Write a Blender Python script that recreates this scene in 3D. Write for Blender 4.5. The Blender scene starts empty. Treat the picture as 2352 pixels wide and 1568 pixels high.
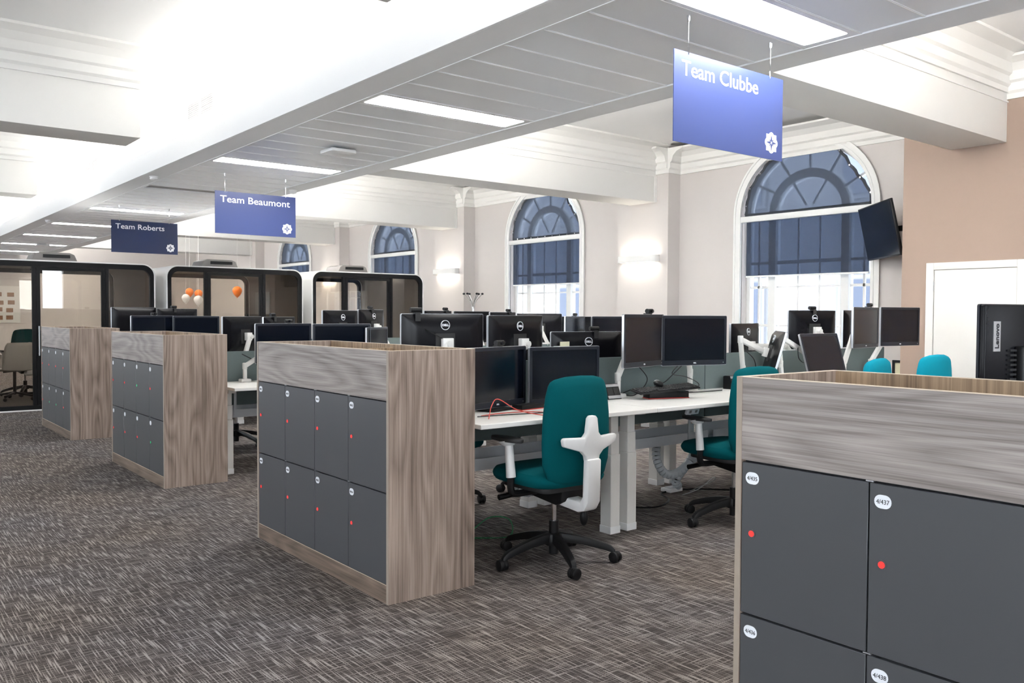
import bpy, bmesh, math, random
from mathutils import Vector, Matrix

S = bpy.context.scene
COL = S.collection
random.seed(7)
R = math.radians
PI = math.pi

# ------------------------------------------------------------------ camera
CAM_F, CAM_PITCH, CAM_ROLL, CAM_YAW, CAM_H = 1984.0, -0.0314, 0.0048, 0.671, 1.339
cd = bpy.data.cameras.new('camera')
cam = bpy.data.objects.new('camera', cd); COL.objects.link(cam)
cd.sensor_width = 36.0; cd.sensor_fit = 'HORIZONTAL'
cd.lens = 36.0 * CAM_F / 2352.0
cd.clip_start = 0.05; cd.clip_end = 200
fw = Vector((math.sin(CAM_YAW)*math.cos(CAM_PITCH), math.cos(CAM_YAW)*math.cos(CAM_PITCH), math.sin(CAM_PITCH)))
rt = Vector((math.cos(CAM_YAW), -math.sin(CAM_YAW), 0)); up = rt.cross(fw)
r2 = rt*math.cos(CAM_ROLL) + up*math.sin(CAM_ROLL); u2 = -rt*math.sin(CAM_ROLL) + up*math.cos(CAM_ROLL)
m3 = Matrix((r2, u2, -fw)).transposed()
cam.matrix_world = Matrix.Translation((0, 0, CAM_H)) @ m3.to_4x4()
S.camera = cam

# ------------------------------------------------------------------ world, exposure
w = bpy.data.worlds.new('world'); S.world = w; w.use_nodes = True
bgn = w.node_tree.nodes['Background']
bgn.inputs['Color'].default_value = (0.86, 0.93, 1.0, 1)
bgn.inputs['Strength'].default_value = 4.0
S.view_settings.view_transform = 'Standard'
S.view_settings.look = 'None'
S.view_settings.gamma = 1.0
S.view_settings.use_curve_mapping = False
S.view_settings.exposure = 1.78
PANEL_E = 10.0      # ceiling luminaire diffusers
COVE_E = 15.0      # uplight strip on the bulkhead, aisle side
COVE_R = 54.0      # the same, window side
WALL_E = 5.0      # wall ledge lights

# ------------------------------------------------------------------ materials
MATS = {}
def nmat(name):
    m = bpy.data.materials.new(name); m.use_nodes = True
    nt = m.node_tree; b = nt.nodes['Principled BSDF']; MATS[name] = m
    return m, nt, b
def setc(b, c, rough=.5, metal=0., spec=None):
    b.inputs['Base Color'].default_value = (*c, 1); b.inputs['Roughness'].default_value = rough
    b.inputs['Metallic'].default_value = metal
    if spec is not None: b.inputs['Specular IOR Level'].default_value = spec
def srgb(r, g, b):
    f = lambda v: (v/255/12.92 if v/255 <= .04045 else ((v/255+.055)/1.055)**2.4)
    return (f(r), f(g), f(b))
def plain(name, c, rough=.5, metal=0., spec=None, noise=0., nscale=30., bump=0.):
    m, nt, b = nmat(name); setc(b, c, rough, metal, spec)
    if noise or bump:
        tc = nt.nodes.new('ShaderNodeTexCoord'); n = nt.nodes.new('ShaderNodeTexNoise')
        n.inputs['Scale'].default_value = nscale; n.inputs['Detail'].default_value = 4
        nt.links.new(tc.outputs['Object'], n.inputs['Vector'])
        if noise:
            mx = nt.nodes.new('ShaderNodeMix'); mx.data_type = 'RGBA'
            mx.inputs[6].default_value = (*[v*(1-noise) for v in c], 1)
            mx.inputs[7].default_value = (*[min(1, v*(1+noise)) for v in c], 1)
            nt.links.new(n.outputs['Fac'], mx.inputs[0]); nt.links.new(mx.outputs[2], b.inputs['Base Color'])
        if bump:
            bp = nt.nodes.new('ShaderNodeBump'); bp.inputs['Strength'].default_value = bump; bp.inputs['Distance'].default_value = .002
            nt.links.new(n.outputs['Fac'], bp.inputs['Height']); nt.links.new(bp.outputs['Normal'], b.inputs['Normal'])
    return m
def emit(name, c, e):
    m, nt, b = nmat(name); setc(b, tuple(v*.5 for v in c) if e < 1 else (.8, .8, .8), .6)
    b.inputs['Emission Color'].default_value = (*c, 1); b.inputs['Emission Strength'].default_value = e
    return m
def glass(name, tint=(1, 1, 1), refl=1.0):
    m = bpy.data.materials.new(name); m.use_nodes = True; MATS[name] = m
    nt = m.node_tree; nt.nodes.remove(nt.nodes['Principled BSDF'])
    o = nt.nodes['Material Output']
    t = nt.nodes.new('ShaderNodeBsdfTransparent'); t.inputs['Color'].default_value = (*tint, 1)
    g = nt.nodes.new('ShaderNodeBsdfGlossy'); g.inputs['Roughness'].default_value = .0; g.inputs['Color'].default_value = (refl, refl, refl, 1)
    lw = nt.nodes.new('ShaderNodeLayerWeight'); lw.inputs['Blend'].default_value = .5      # Schlick reflectance of a thin pane
    pw = nt.nodes.new('ShaderNodeMath'); pw.operation = 'POWER'; pw.inputs[1].default_value = 5; nt.links.new(lw.outputs['Facing'], pw.inputs[0])
    f = nt.nodes.new('ShaderNodeMath'); f.operation = 'MULTIPLY_ADD'; f.inputs[1].default_value = .95; f.inputs[2].default_value = .05; nt.links.new(pw.outputs[0], f.inputs[0])
    x = nt.nodes.new('ShaderNodeMixShader')
    nt.links.new(f.outputs[0], x.inputs[0]); nt.links.new(t.outputs[0], x.inputs[1]); nt.links.new(g.outputs[0], x.inputs[2])
    nt.links.new(x.outputs[0], o.inputs['Surface'])
    return m
def mesh_fabric(name, c, open_):
    m, nt, b = nmat(name); setc(b, c, .8)
    o = nt.nodes['Material Output']
    t = nt.nodes.new('ShaderNodeBsdfTransparent'); t.inputs['Color'].default_value = (.72, .82, 1.0, 1)
    tr = nt.nodes.new('ShaderNodeBsdfTranslucent'); tr.inputs['Color'].default_value = (.035, .042, .058, 1)
    a = nt.nodes.new('ShaderNodeAddShader'); nt.links.new(b.outputs[0], a.inputs[0]); nt.links.new(tr.outputs[0], a.inputs[1])
    x = nt.nodes.new('ShaderNodeMixShader'); x.inputs[0].default_value = open_
    nt.links.new(a.outputs[0], x.inputs[1]); nt.links.new(t.outputs[0], x.inputs[2]); nt.links.new(x.outputs[0], o.inputs['Surface'])
    return m
def wood(name, grain, dark, light, k=1.0, fib=95):
    """grain: axis index the grain runs along; contour lines of a stretched noise give the figure"""
    m, nt, b = nmat(name); b.inputs['Roughness'].default_value = .42; b.inputs['Specular IOR Level'].default_value = .35
    N = nt.nodes.new; L = nt.links.new
    tc = N('ShaderNodeTexCoord'); oi = N('ShaderNodeObjectInfo')
    off = N('ShaderNodeVectorMath'); off.operation = 'SCALE'; off.inputs[0].default_value = (3.1, 5.7, 4.3)
    L(oi.outputs['Random'], off.inputs['Scale'])
    ad = N('ShaderNodeVectorMath'); ad.operation = 'ADD'; L(tc.outputs['Object'], ad.inputs[0]); L(off.outputs[0], ad.inputs[1])
    def stretched(sc_along, sc_across, detail, rough=.5):
        mp = N('ShaderNodeMapping'); s = [sc_across]*3; s[grain] = sc_along
        mp.inputs['Scale'].default_value = s; L(ad.outputs[0], mp.inputs['Vector'])
        n = N('ShaderNodeTexNoise'); n.inputs['Scale'].default_value = 1; n.inputs['Detail'].default_value = detail; n.inputs['Roughness'].default_value = rough
        L(mp.outputs[0], n.inputs['Vector']); return n
    n1 = stretched(.75*k, 5.5*k, 1.0)
    mul = N('ShaderNodeMath'); mul.operation = 'MULTIPLY'; mul.inputs[1].default_value = 22; L(n1.outputs['Fac'], mul.inputs[0])
    fr = N('ShaderNodeMath'); fr.operation = 'PINGPONG'; fr.inputs[1].default_value = 1; L(mul.outputs[0], fr.inputs[0])
    n2 = stretched(1.5, fib, 5.0, .75)
    n3 = stretched(.5, 9, 2.0)
    a1 = N('ShaderNodeMath'); a1.operation = 'MULTIPLY_ADD'; a1.inputs[1].default_value = .24; L(fr.outputs[0], a1.inputs[0])
    s2 = N('ShaderNodeMath'); s2.operation = 'MULTIPLY_ADD'; s2.inputs[1].default_value = 1.15; s2.inputs[2].default_value = -.2; L(n2.outputs['Fac'], s2.inputs[0])
    L(s2.outputs[0], a1.inputs[2])
    a2 = N('ShaderNodeMath'); a2.operation = 'MULTIPLY_ADD'; a2.inputs[1].default_value = .5; L(n3.outputs['Fac'], a2.inputs[0]); L(a1.outputs[0], a2.inputs[2])
    rp = N('ShaderNodeValToRGB'); L(a2.outputs[0], rp.inputs[0])
    rp.color_ramp.elements[0].position = .42; rp.color_ramp.elements[0].color = (*dark, 1)
    rp.color_ramp.elements[1].position = 1.0; rp.color_ramp.elements[1].color = (*light, 1)
    L(rp.outputs[0], b.inputs['Base Color'])
    bp = N('ShaderNodeBump'); bp.inputs['Strength'].default_value = .12; bp.inputs['Distance'].default_value = .001
    L(n2.outputs['Fac'], bp.inputs['Height']); L(bp.outputs['Normal'], b.inputs['Normal'])
    return m
def carpet():
    m, nt, b = nmat('carpet'); b.inputs['Roughness'].default_value = .95; b.inputs['Specular IOR Level'].default_value = .1
    N = nt.nodes.new; L = nt.links.new
    tc = N('ShaderNodeTexCoord')
    def tex(s, detail, rot=0., rough=.5, dist=0.):
        mp = N('ShaderNodeMapping'); mp.inputs['Scale'].default_value = s; mp.inputs['Rotation'].default_value = (0, 0, rot)
        L(tc.outputs['Object'], mp.inputs['Vector'])
        n = N('ShaderNodeTexNoise'); n.inputs['Scale'].default_value = 1; n.inputs['Detail'].default_value = detail; n.inputs['Roughness'].default_value = rough
        n.inputs['Distortion'].default_value = dist
        L(mp.outputs[0], n.inputs['Vector']); return n.outputs['Fac']
    def ramp(v, a, c, ca=0., cb=1.):
        r = N('ShaderNodeMapRange'); r.inputs[1].default_value = a; r.inputs[2].default_value = c; r.inputs[3].default_value = ca; r.inputs[4].default_value = cb
        L(v, r.inputs[0]); return r.outputs[0]
    def op(o, a, c):
        q = N('ShaderNodeMath'); q.operation = o
        for i, v in enumerate((a, c)):
            if isinstance(v, float): q.inputs[i].default_value = v
            else: L(v, q.inputs[i])
        return q.outputs[0]
    la = ramp(tex((165, 6, 1), 1.0, R(2)), .50, .66)       # strands running along the aisle
    lb = ramp(tex((6, 185, 1), 1.0, R(-3)), .52, .68)      # strands across it
    fine = ramp(tex((260, 200, 1), 2.), .3, .7, .62, 1.18)
    v = op('MULTIPLY', op('ADD', op('MAXIMUM', la, op('MULTIPLY', lb, .8)), .12), fine)
    cr = N('ShaderNodeValToRGB'); L(v, cr.inputs[0])
    e = cr.color_ramp.elements
    e[0].position = .05; e[0].color = (*srgb(66, 61, 60), 1); e[1].position = 1.0; e[1].color = (*srgb(166, 160, 156), 1)
    mid = e.new(.4); mid.color = (*srgb(104, 97, 94), 1)
    patch = ramp(tex((1.1, .9, 1), 2.), .35, .65)
    mx = N('ShaderNodeMix'); mx.data_type = 'RGBA'; mx.blend_type = 'MULTIPLY'; mx.inputs[0].default_value = 1
    tint = N('ShaderNodeMix'); tint.data_type = 'RGBA'; L(patch, tint.inputs[0])
    tint.inputs[6].default_value = (1.0, .955, .90, 1); tint.inputs[7].default_value = (.94, .96, 1.0, 1)
    L(cr.outputs[0], mx.inputs[6]); L(tint.outputs[2], mx.inputs[7]); L(mx.outputs[2], b.inputs['Base Color'])
    bp = N('ShaderNodeBump'); bp.inputs['Strength'].default_value = .5; bp.inputs['Distance'].default_value = .003
    L(v, bp.inputs['Height']); L(bp.outputs['Normal'], b.inputs['Normal'])
    return m

M_CARPET = carpet()
M_WALL = plain('wall_paint', srgb(212, 206, 203), .85, noise=.012, nscale=3)
M_CREAM = plain('cream_plaster', srgb(240, 239, 236), .8, noise=.01, nscale=4)
M_CEIL = plain('ceiling_paint', srgb(244, 244, 243), .8, noise=.008, nscale=3)
M_PINK = plain('taupe_paint', srgb(158, 138, 126), .85, noise=.015, nscale=3)
M_BULK = plain('bulkhead_paint', srgb(243, 244, 245), .6, noise=.008, nscale=3)
M_PANEL = plain('metal_tile', srgb(236, 238, 240), .34, noise=.01, nscale=2)
M_GAP = plain('dark_gap', (.02, .02, .022), .9, noise=.1)
M_SILL = plain('window_joinery', srgb(240, 240, 238), .45, noise=.01)
M_DOORP = plain('door_paint', srgb(228, 226, 222), .5, noise=.01)
WD, WL = srgb(98, 83, 73), srgb(172, 154, 142)
M_WOODV = wood('walnut_vertical', 2, WD, WL)
M_WOODH = wood('walnut_horizontal', 1, srgb(100, 91, 87), srgb(170, 161, 156), .9, 150)
M_WOODP_SHADED = wood('walnut_plinth_shaded', 1, srgb(78, 66, 57), srgb(140, 122, 108), .9)  # same laminate, darkened to put the shade near the floor into its colour
M_WOODI = wood('walnut_inner', 2, srgb(104, 84, 66), srgb(176, 150, 122))
M_EDGE = plain('edge_band', srgb(214, 196, 176), .5, noise=.05)
M_EDGEG = plain('edge_band_grey', srgb(158, 145, 132), .5, noise=.08)
M_LOCK = plain('locker_grey', srgb(75, 76, 79), .36, noise=.03, nscale=6)
M_WHITE = plain('white_plastic', srgb(238, 238, 238), .35, noise=.01)
M_LABEL = plain('label_white', srgb(232, 235, 240), .5, noise=.01)
M_INK = plain('ink', (.02, .02, .025), .6, noise=.1)
M_BLACK = plain('black_plastic', (.008, .008, .009), .42, spec=.3, noise=.15)
M_BLACKM = plain('black_matt', (.02, .02, .021), .6, noise=.15)
M_SHELL = plain('monitor_shell', (.006, .006, .008), .27, spec=.18, noise=.1)
M_BEZEL = plain('monitor_bezel', (.011, .014, .022), .32, spec=.35, noise=.1)
M_SCREEN = plain('monitor_screen', (.003, .0045, .009), .14, spec=.28, noise=.1)
M_SILVER = plain('silver_trim', (.60, .62, .65), .32, .7, noise=.03)
M_CHROME = plain('chrome', (.75, .76, .78), .12, 1., noise=.02)
M_ARM = plain('arm_white', srgb(232, 231, 228), .4, noise=.01)
M_DESK = plain('desk_laminate', srgb(232, 231, 228), .38, noise=.01)
M_LEG = plain('leg_powder_coat', srgb(228, 226, 222), .45, noise=.01)
M_TRAY = plain('tray_metal', srgb(205, 208, 212), .4, noise=.02)
M_FELT = plain('divider_felt', srgb(100, 112, 112), .95, noise=.16, nscale=220, bump=.3)
M_TEAL = plain('teal_fabric', srgb(0, 82, 88), .95, spec=.12, noise=.12, nscale=300, bump=.2)
M_TEAL_LIT = plain('teal_fabric_lit', srgb(12, 126, 146), .95, spec=.12, noise=.12, nscale=300, bump=.2)  # the same teal fabric, lightened to put window light into its colour
M_SIGN = plain('sign_blue', srgb(64, 77, 128), .30, noise=.01)
M_NAVY = plain('sign_navy', srgb(34, 48, 86), .3, noise=.01)
M_SIGNW = plain('sign_white', srgb(246, 246, 250), .4, noise=.01)
M_PODW = plain('pod_white', srgb(240, 239, 237), .35, noise=.01)
M_PODB = plain('pod_black', (.008, .008, .009), .5, spec=.2, noise=.1)
M_PODG = plain('pod_grey_felt', srgb(120, 112, 104), .9, noise=.08, nscale=80)
M_UNIT = plain('vent_unit_grey', srgb(120, 116, 114), .5, noise=.03)
M_GREYSH = plain('grey_shell_plastic', srgb(206, 202, 194), .45, noise=.01)
M_ORANGE = plain('orange_rubber', srgb(255, 130, 20), .4, noise=.03)
M_REDC = plain('red_cable', srgb(196, 56, 44), .5, noise=.05)
M_GREENC = plain('green_cable', srgb(24, 120, 70), .5, noise=.05)
M_GREYC = plain('grey_cable', srgb(170, 172, 174), .5, noise=.05)
M_SPINE = plain('clear_cable_spine', srgb(196, 202, 206), .25, noise=.03)
M_NOTE = plain('paper_note', srgb(236, 232, 200), .8, noise=.03)
M_BOARD = plain('board_white', srgb(236, 236, 232), .6, noise=.02)
M_CARD = plain('photo_card', srgb(150, 112, 84), .6, noise=.35, nscale=25)
M_STONE = plain('pale_stone', srgb(100, 101, 104), .9, noise=.04, nscale=2)
M_OUTWIN = plain('far_glass', srgb(62, 68, 80), .3, noise=.05)
M_YELLOW = plain('orange_print', srgb(245, 160, 30), .5, noise=.05)
M_GREYP = plain('olive_print', srgb(120, 118, 104), .5, noise=.2, nscale=20)
M_PANE = glass('window_glass', (.97, .98, 1.0), .9)
M_PODGL = glass('pod_glass', (.93, .91, .88), 1.0)
M_BLIND = mesh_fabric('blind_mesh', (.030, .036, .048), .17)
M_ROLLER = mesh_fabric('roller_mesh', (.026, .031, .042), .28)
M_BLINDE = plain('blind_hem', (.045, .05, .062), .8, noise=.1)
M_LIGHT = emit('diffuser', (1, .985, .96), PANEL_E)
M_COVE = emit('cove_lamp', (1, .975, .94), COVE_E)
M_COVER = emit('cove_lamp_window_side', (1, .985, .96), COVE_R)
M_WLAMP = emit('wall_lamp_glow', (1, .93, .80), WALL_E)
M_RED = emit('lock_light_red', (1, .035, .03), .30)
M_GREEN = emit('lock_light_green', (.03, .75, .30), .22)

# ------------------------------------------------------------------ mesh helpers
class MB:
    def __init__(s): s.v = []; s.f = []
    def add(s, vs, fs, M=None):
        o = len(s.v)
        s.v += [tuple((M @ Vector(p)) if M else p) for p in vs]
        s.f += [tuple(i+o for i in f) for f in fs]
        return s
    def box(s, x0, x1, y0, y1, z0, z1, M=None):
        return s.add([(x0,y0,z0),(x1,y0,z0),(x1,y1,z0),(x0,y1,z0),(x0,y0,z1),(x1,y0,z1),(x1,y1,z1),(x0,y1,z1)],
                     [(3,2,1,0),(4,5,6,7),(0,1,5,4),(1,2,6,5),(2,3,7,6),(3,0,4,7)], M)
    def quad(s, a, b, c, d): return s.add([a,b,c,d], [(0,1,2,3)])
    def cyl(s, p0, p1, r0, r1=None, n=12):
        p0 = Vector(p0); p1 = Vector(p1); r1 = r0 if r1 is None else r1
        d = (p1-p0).normalized(); a = d.orthogonal().normalized(); b = d.cross(a)
        vs = []
        for p, r in ((p0, r0), (p1, r1)):
            vs += [tuple(p + a*(r*math.cos(2*PI*i/n)) + b*(r*math.sin(2*PI*i/n))) for i in range(n)]
        fs = [(i, (i+1) % n, n+(i+1) % n, n+i) for i in range(n)] + [tuple(range(n-1, -1, -1)), tuple(range(n, 2*n))]
        return s.add(vs, fs)
    def tube(s, pts, r, n=6):
        pts = [Vector(p) for p in pts]; vs = []; a = None
        for i, p in enumerate(pts):
            d = (pts[min(i+1, len(pts)-1)] - pts[max(i-1, 0)]).normalized()
            if a is None: a = d.orthogonal().normalized()
            else:
                a = a - d*a.dot(d); a = a.normalized() if a.length > 1e-6 else d.orthogonal().normalized()
            b = d.cross(a)
            vs += [tuple(p + a*(r*math.cos(2*PI*k/n)) + b*(r*math.sin(2*PI*k/n))) for k in range(n)]
        m = len(pts); fs = []
        for i in range(m-1):
            fs += [(i*n+k, i*n+(k+1) % n, (i+1)*n+(k+1) % n, (i+1)*n+k) for k in range(n)]
        fs += [tuple(range(n-1, -1, -1)), tuple(range((m-1)*n, m*n))]
        return s.add(vs, fs)
    def bar(s, p0, p1, w, h, upv=(0, 0, 1)):
        """rectangular bar from p0 to p1: w across, h along upv"""
        p0 = Vector(p0); p1 = Vector(p1); d = (p1-p0).normalized(); u = Vector(upv)
        if abs(d.dot(u)) > .99: u = Vector((0, 1, 0))
        a = d.cross(u).normalized(); b = a.cross(d).normalized()
        vs = []
        for p in (p0, p1):
            vs += [tuple(p + a*sx*w/2 + b*sy*h/2) for sx, sy in ((-1,-1),(1,-1),(1,1),(-1,1))]
        return s.add(vs, [(3,2,1,0),(4,5,6,7),(0,1,5,4),(1,2,6,5),(2,3,7,6),(3,0,4,7)])
    def prism(s, poly, axis, a, b, M=None):
        """extrude a 2D polygon along axis: 'y' uses (x,z), 'x' uses (y,z), 'z' uses (x,y)"""
        f = {'y': lambda p, t: (p[0], t, p[1]), 'x': lambda p, t: (t, p[0], p[1]), 'z': lambda p, t: (p[0], p[1], t)}[axis]
        n = len(poly); vs = [f(p, a) for p in poly] + [f(p, b) for p in poly]
        return s.add(vs, [tuple(range(n))[::-1], tuple(range(n, 2*n))] + [(i, (i+1) % n, n+(i+1) % n, n+i) for i in range(n)], M)
    def ring(s, outer, inner, axis, a, b):
        """closed band between two outlines with equal point counts"""
        f = {'y': lambda p, t: (p[0], t, p[1]), 'x': lambda p, t: (t, p[0], p[1]), 'z': lambda p, t: (p[0], p[1], t)}[axis]
        n = len(outer); vs = [f(p, a) for p in outer]+[f(p, a) for p in inner]+[f(p, b) for p in outer]+[f(p, b) for p in inner]
        fs = []
        for i in range(n):
            j = (i+1) % n
            fs += [(i, j, n+j, n+i), (2*n+i, 3*n+i, 3*n+j, 2*n+j), (i, 2*n+i, 2*n+j, j), (n+i, n+j, 3*n+j, 3*n+i)]
        return s.add(vs, fs)
    def strip(s, outer, inner, axis, a, b):
        """open band (not closed end to end), capped"""
        f = {'y': lambda p, t: (p[0], t, p[1]), 'x': lambda p, t: (t, p[0], p[1])}[axis]
        n = len(outer); vs = [f(p, a) for p in outer]+[f(p, a) for p in inner]+[f(p, b) for p in outer]+[f(p, b) for p in inner]
        fs = [(0, n, 3*n, 2*n), (n-1, 3*n-1, 4*n-1, 2*n-1)]
        for i in range(n-1):
            j = i+1
            fs += [(i, j, n+j, n+i), (2*n+i, 3*n+i, 3*n+j, 2*n+j), (i, 2*n+i, 2*n+j, j), (n+i, n+j, 3*n+j, 3*n+i)]
        return s.add(vs, fs)
    def ball(s, c, rx, ry=None, rz=None, n=14, m=9):
        ry = ry or rx; rz = rz or rx; vs = [(c[0], c[1], c[2]-rz)]
        for j in range(1, m):
            t = PI*j/m - PI/2
            vs += [(c[0]+rx*math.cos(t)*math.cos(2*PI*i/n), c[1]+ry*math.cos(t)*math.sin(2*PI*i/n), c[2]+rz*math.sin(t)) for i in range(n)]
        vs.append((c[0], c[1], c[2]+rz)); fs = []
        for i in range(n):
            k = (i+1) % n; fs.append((0, 1+k, 1+i)); fs.append((len(vs)-1, 1+(m-2)*n+i, 1+(m-2)*n+k))
            for j in range(m-2): fs.append((1+j*n+i, 1+j*n+k, 1+(j+1)*n+k, 1+(j+1)*n+i))
        return s.add(vs, fs)
    def lathe(s, prof, n=20, c=(0, 0, 0)):
        vs = []; m = len(prof)
        for r, z in prof: vs += [(c[0]+r*math.cos(2*PI*i/n), c[1]+r*math.sin(2*PI*i/n), c[2]+z) for i in range(n)]
        fs = [(j*n+i, j*n+(i+1) % n, (j+1)*n+(i+1) % n, (j+1)*n+i) for j in range(m-1) for i in range(n)]
        fs += [tuple(range(n-1, -1, -1)), tuple(range((m-1)*n, m*n))]
        return s.add(vs, fs)
    def mesh(s, name, bevel=0., seg=2, smooth=False):
        me = bpy.data.meshes.new(name); me.from_pydata(s.v, [], s.f)
        bm = bmesh.new(); bm.from_mesh(me); bmesh.ops.recalc_face_normals(bm, faces=bm.faces)
        if bevel:
            es = [e for e in bm.edges if len(e.link_faces) == 2 and e.calc_face_angle(0) > .6]
            bmesh.ops.bevel(bm, geom=es, offset=bevel, segments=seg, affect='EDGES', profile=.5, clamp_overlap=True)
        bm.to_mesh(me); bm.free()
        if smooth or bevel:
            me.polygons.foreach_set('use_smooth', [True]*len(me.polygons))
            if hasattr(me, 'set_sharp_from_angle'): me.set_sharp_from_angle(angle=R(38))
        return me
    def build(s, name, mat, parent=None, bevel=0., seg=2, smooth=False, **kw):
        return link(name, s.mesh(name, bevel, seg, smooth), mat, parent, **kw)

def link(name, me, mat, parent=None, loc=None, rot=None, kind=None, label=None, cat=None, group=None):
    o = bpy.data.objects.new(name, me); COL.objects.link(o)
    if mat is not None and not me.materials: me.materials.append(mat)
    if parent: o.parent = parent
    if loc: o.location = loc
    if rot: o.rotation_euler = rot
    tag(o, label, cat, group, kind); return o
def tag(o, label=None, cat=None, group=None, kind=None):
    if label: o['label'] = label
    if cat: o['category'] = cat
    if group: o['group'] = group
    if kind: o['kind'] = kind
    return o
def thing(name, label, cat, loc=(0, 0, 0), rot=(0, 0, 0), group=None, parent=None, kind=None):
    o = bpy.data.objects.new(name, None); COL.objects.link(o); o.empty_display_size = .1
    o.location = loc; o.rotation_euler = rot
    if parent: o.parent = parent
    return tag(o, label, cat, group, kind)
KIDS = {}
def seal(root):
    """remember which children belong to the prototype, so later additions are not copied"""
    KIDS[root.name] = list(root.children); return root
def dup(root, loc, rot, label=None, group=None):
    r = root.copy(); COL.objects.link(r); r.location = loc; r.rotation_euler = rot
    if label: r['label'] = label
    if group: r['group'] = group
    for ch in KIDS.get(root.name, list(root.children)):
        c = ch.copy(); COL.objects.link(c); c.parent = r
        for g in list(ch.children):
            d = g.copy(); COL.objects.link(d); d.parent = c
    return r
def rrect(x0, x1, z0, z1, r, n=6):
    """rounded rectangle outline, counter-clockwise"""
    pts = []
    for cx, cz, a in ((x1-r, z0+r, -90), (x1-r, z1-r, 0), (x0+r, z1-r, 90), (x0+r, z0+r, 180)):
        pts += [(cx+r*math.cos(R(a+90*i/n)), cz+r*math.sin(R(a+90*i/n))) for i in range(n+1)]
    return pts
TXT = {}
def text_mesh(body, size, bold=0., ext=.0006, align='LEFT'):
    key = (body, size, bold, align)
    if key in TXT: return TXT[key]
    cu = bpy.data.curves.new('lettering', 'FONT'); cu.body = body; cu.size = size; cu.offset = bold; cu.extrude = ext
    cu.align_x = align; cu.resolution_u = 3
    o = bpy.data.objects.new('lettering', cu); COL.objects.link(o)
    dg = bpy.context.evaluated_depsgraph_get()
    me = bpy.data.meshes.new_from_object(o.evaluated_get(dg)); bpy.data.objects.remove(o)
    me.name = 'lettering'; me.materials.clear(); TXT[key] = me; return me
def text(body, size, mat, parent, loc, rot, bold=0., align='LEFT', width=None, name='lettering'):
    me = text_mesh(body, size, bold, align=align)
    o = link(name, me, mat, parent, loc, rot)
    if not me.materials: me.materials.append(mat)
    if width:
        xs = [v.co.x for v in me.vertices]; o.scale.x = width/(max(xs)-min(xs))
    return o
FACE_NY = (PI/2, 0, 0)           # text readable when looked at along +Y
FACE_PY = (PI/2, 0, PI)          # text readable when looked at along -Y
FACE_NX = (PI/2, 0, -PI/2)       # text readable when looked at along +X

# ------------------------------------------------------------------ room shell
XW, XPIER, XPINK = 10.30, 10.03, 9.22
ZC, ZS = 3.92, 3.06               # ceiling slab, soffit of beams and bulkhead
Y0, Y1, XL = -7.0, 31.0, -4.5
BX0, BX1 = 3.13, 5.28             # bulkhead
BEAMS = [3.99+5.36*k for k in range(-1, 5)]
WIN_L = [1.31+5.36*k for k in range(-1, 6)]   # windows of the opposite side, out of view
WINS = [6.70, 12.05, 17.41, 22.77]

MB().box(XL, XW+.3, Y0, Y1, -.12, 0).build('floor', M_CARPET, kind='structure')
MB().box(XL, XW+.3, Y0, Y1, ZC, ZC+.15).build('ceiling', M_CEIL, kind='structure')

# window wall with arched openings
WHW, WRISE, ZSPR, ZSILL = .99, .90, 2.76, .82
def arch(cy, hw, rise, zs, n=28):
    return [(cy+hw*math.cos(PI*i/n), zs+rise*math.sin(PI*i/n)) for i in range(n+1)]
wall = thing('wall_right', None, None, kind='structure')
spans = [(4.6, 9.35)] + [(9.35+5.36*k, 9.35+5.36*(k+1)) for k in range(3)] + [(25.43, Y1)]
for i, (a, b) in enumerate(spans):
    mb = MB()
    if i < 4:
        cy = WINS[i]; A = arch(cy, WHW, WRISE, ZSPR); D = .30
        mb.box(XW, XW+D, a, cy-WHW, 0, ZC); mb.box(XW, XW+D, cy+WHW, b, 0, ZC)
        mb.box(XW, XW+D, cy-WHW, cy+WHW, 0, ZSILL)
        n = len(A)
        for k in range(n-1):
            (ya, za), (yb, zb) = A[k], A[k+1]
            mb.prism([(ya, za), (yb, zb), (yb, ZC), (ya, ZC)], 'x', XW, XW+D)
    else: mb.box(XW, XW+.3, a, b, 0, ZC)
    mb.build('wall_bay', M_WALL, wall)
for k in range(4):
    c = 9.37+5.36*k
    MB().box(XPIER, XW-.002, c-.53, c+.53, 0, ZC).build('pier', M_WALL, wall)
MB().box(XPINK, XW, Y0, 4.765, 0, ZC).build('wall_taupe', M_PINK, wall)
mb = MB(); ys = [Y0]
for c in WIN_L: ys += [c-.70, c+.70]
ys.append(Y1)
for k in range(len(ys)-1):
    if k % 2 == 0: mb.box(XL-.2, XL, ys[k], ys[k+1], 0, ZC)
    else: mb.box(XL-.2, XL, ys[k], ys[k+1], 0, .85).box(XL-.2, XL, ys[k], ys[k+1], 3.4, ZC)
mb.build('wall_left', M_WALL, kind='structure')
MB().box(XL, XW+.3, Y1, Y1+.2, 0, ZC).build('wall_far', M_WALL, kind='structure')
# wall behind the camera has tall openings that let daylight in
mb = MB()
edges = [XL, -3.8, -1.0, .1, 3.1, 5.85, 6.5, XW+.3]
for k in range(0, 7):
    lo, hi = (.9, 3.35) if k < 5 else (1.4, 3.0)
    if k % 2 == 0: mb.box(edges[k], edges[k+1], Y0-.25, Y0, 0, ZC)
    else: mb.box(edges[k], edges[k+1], Y0-.25, Y0, 0, lo).box(edges[k], edges[k+1], Y0-.25, Y0, hi, ZC)
mb.build('wall_near', M_WALL, kind='structure')

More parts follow.
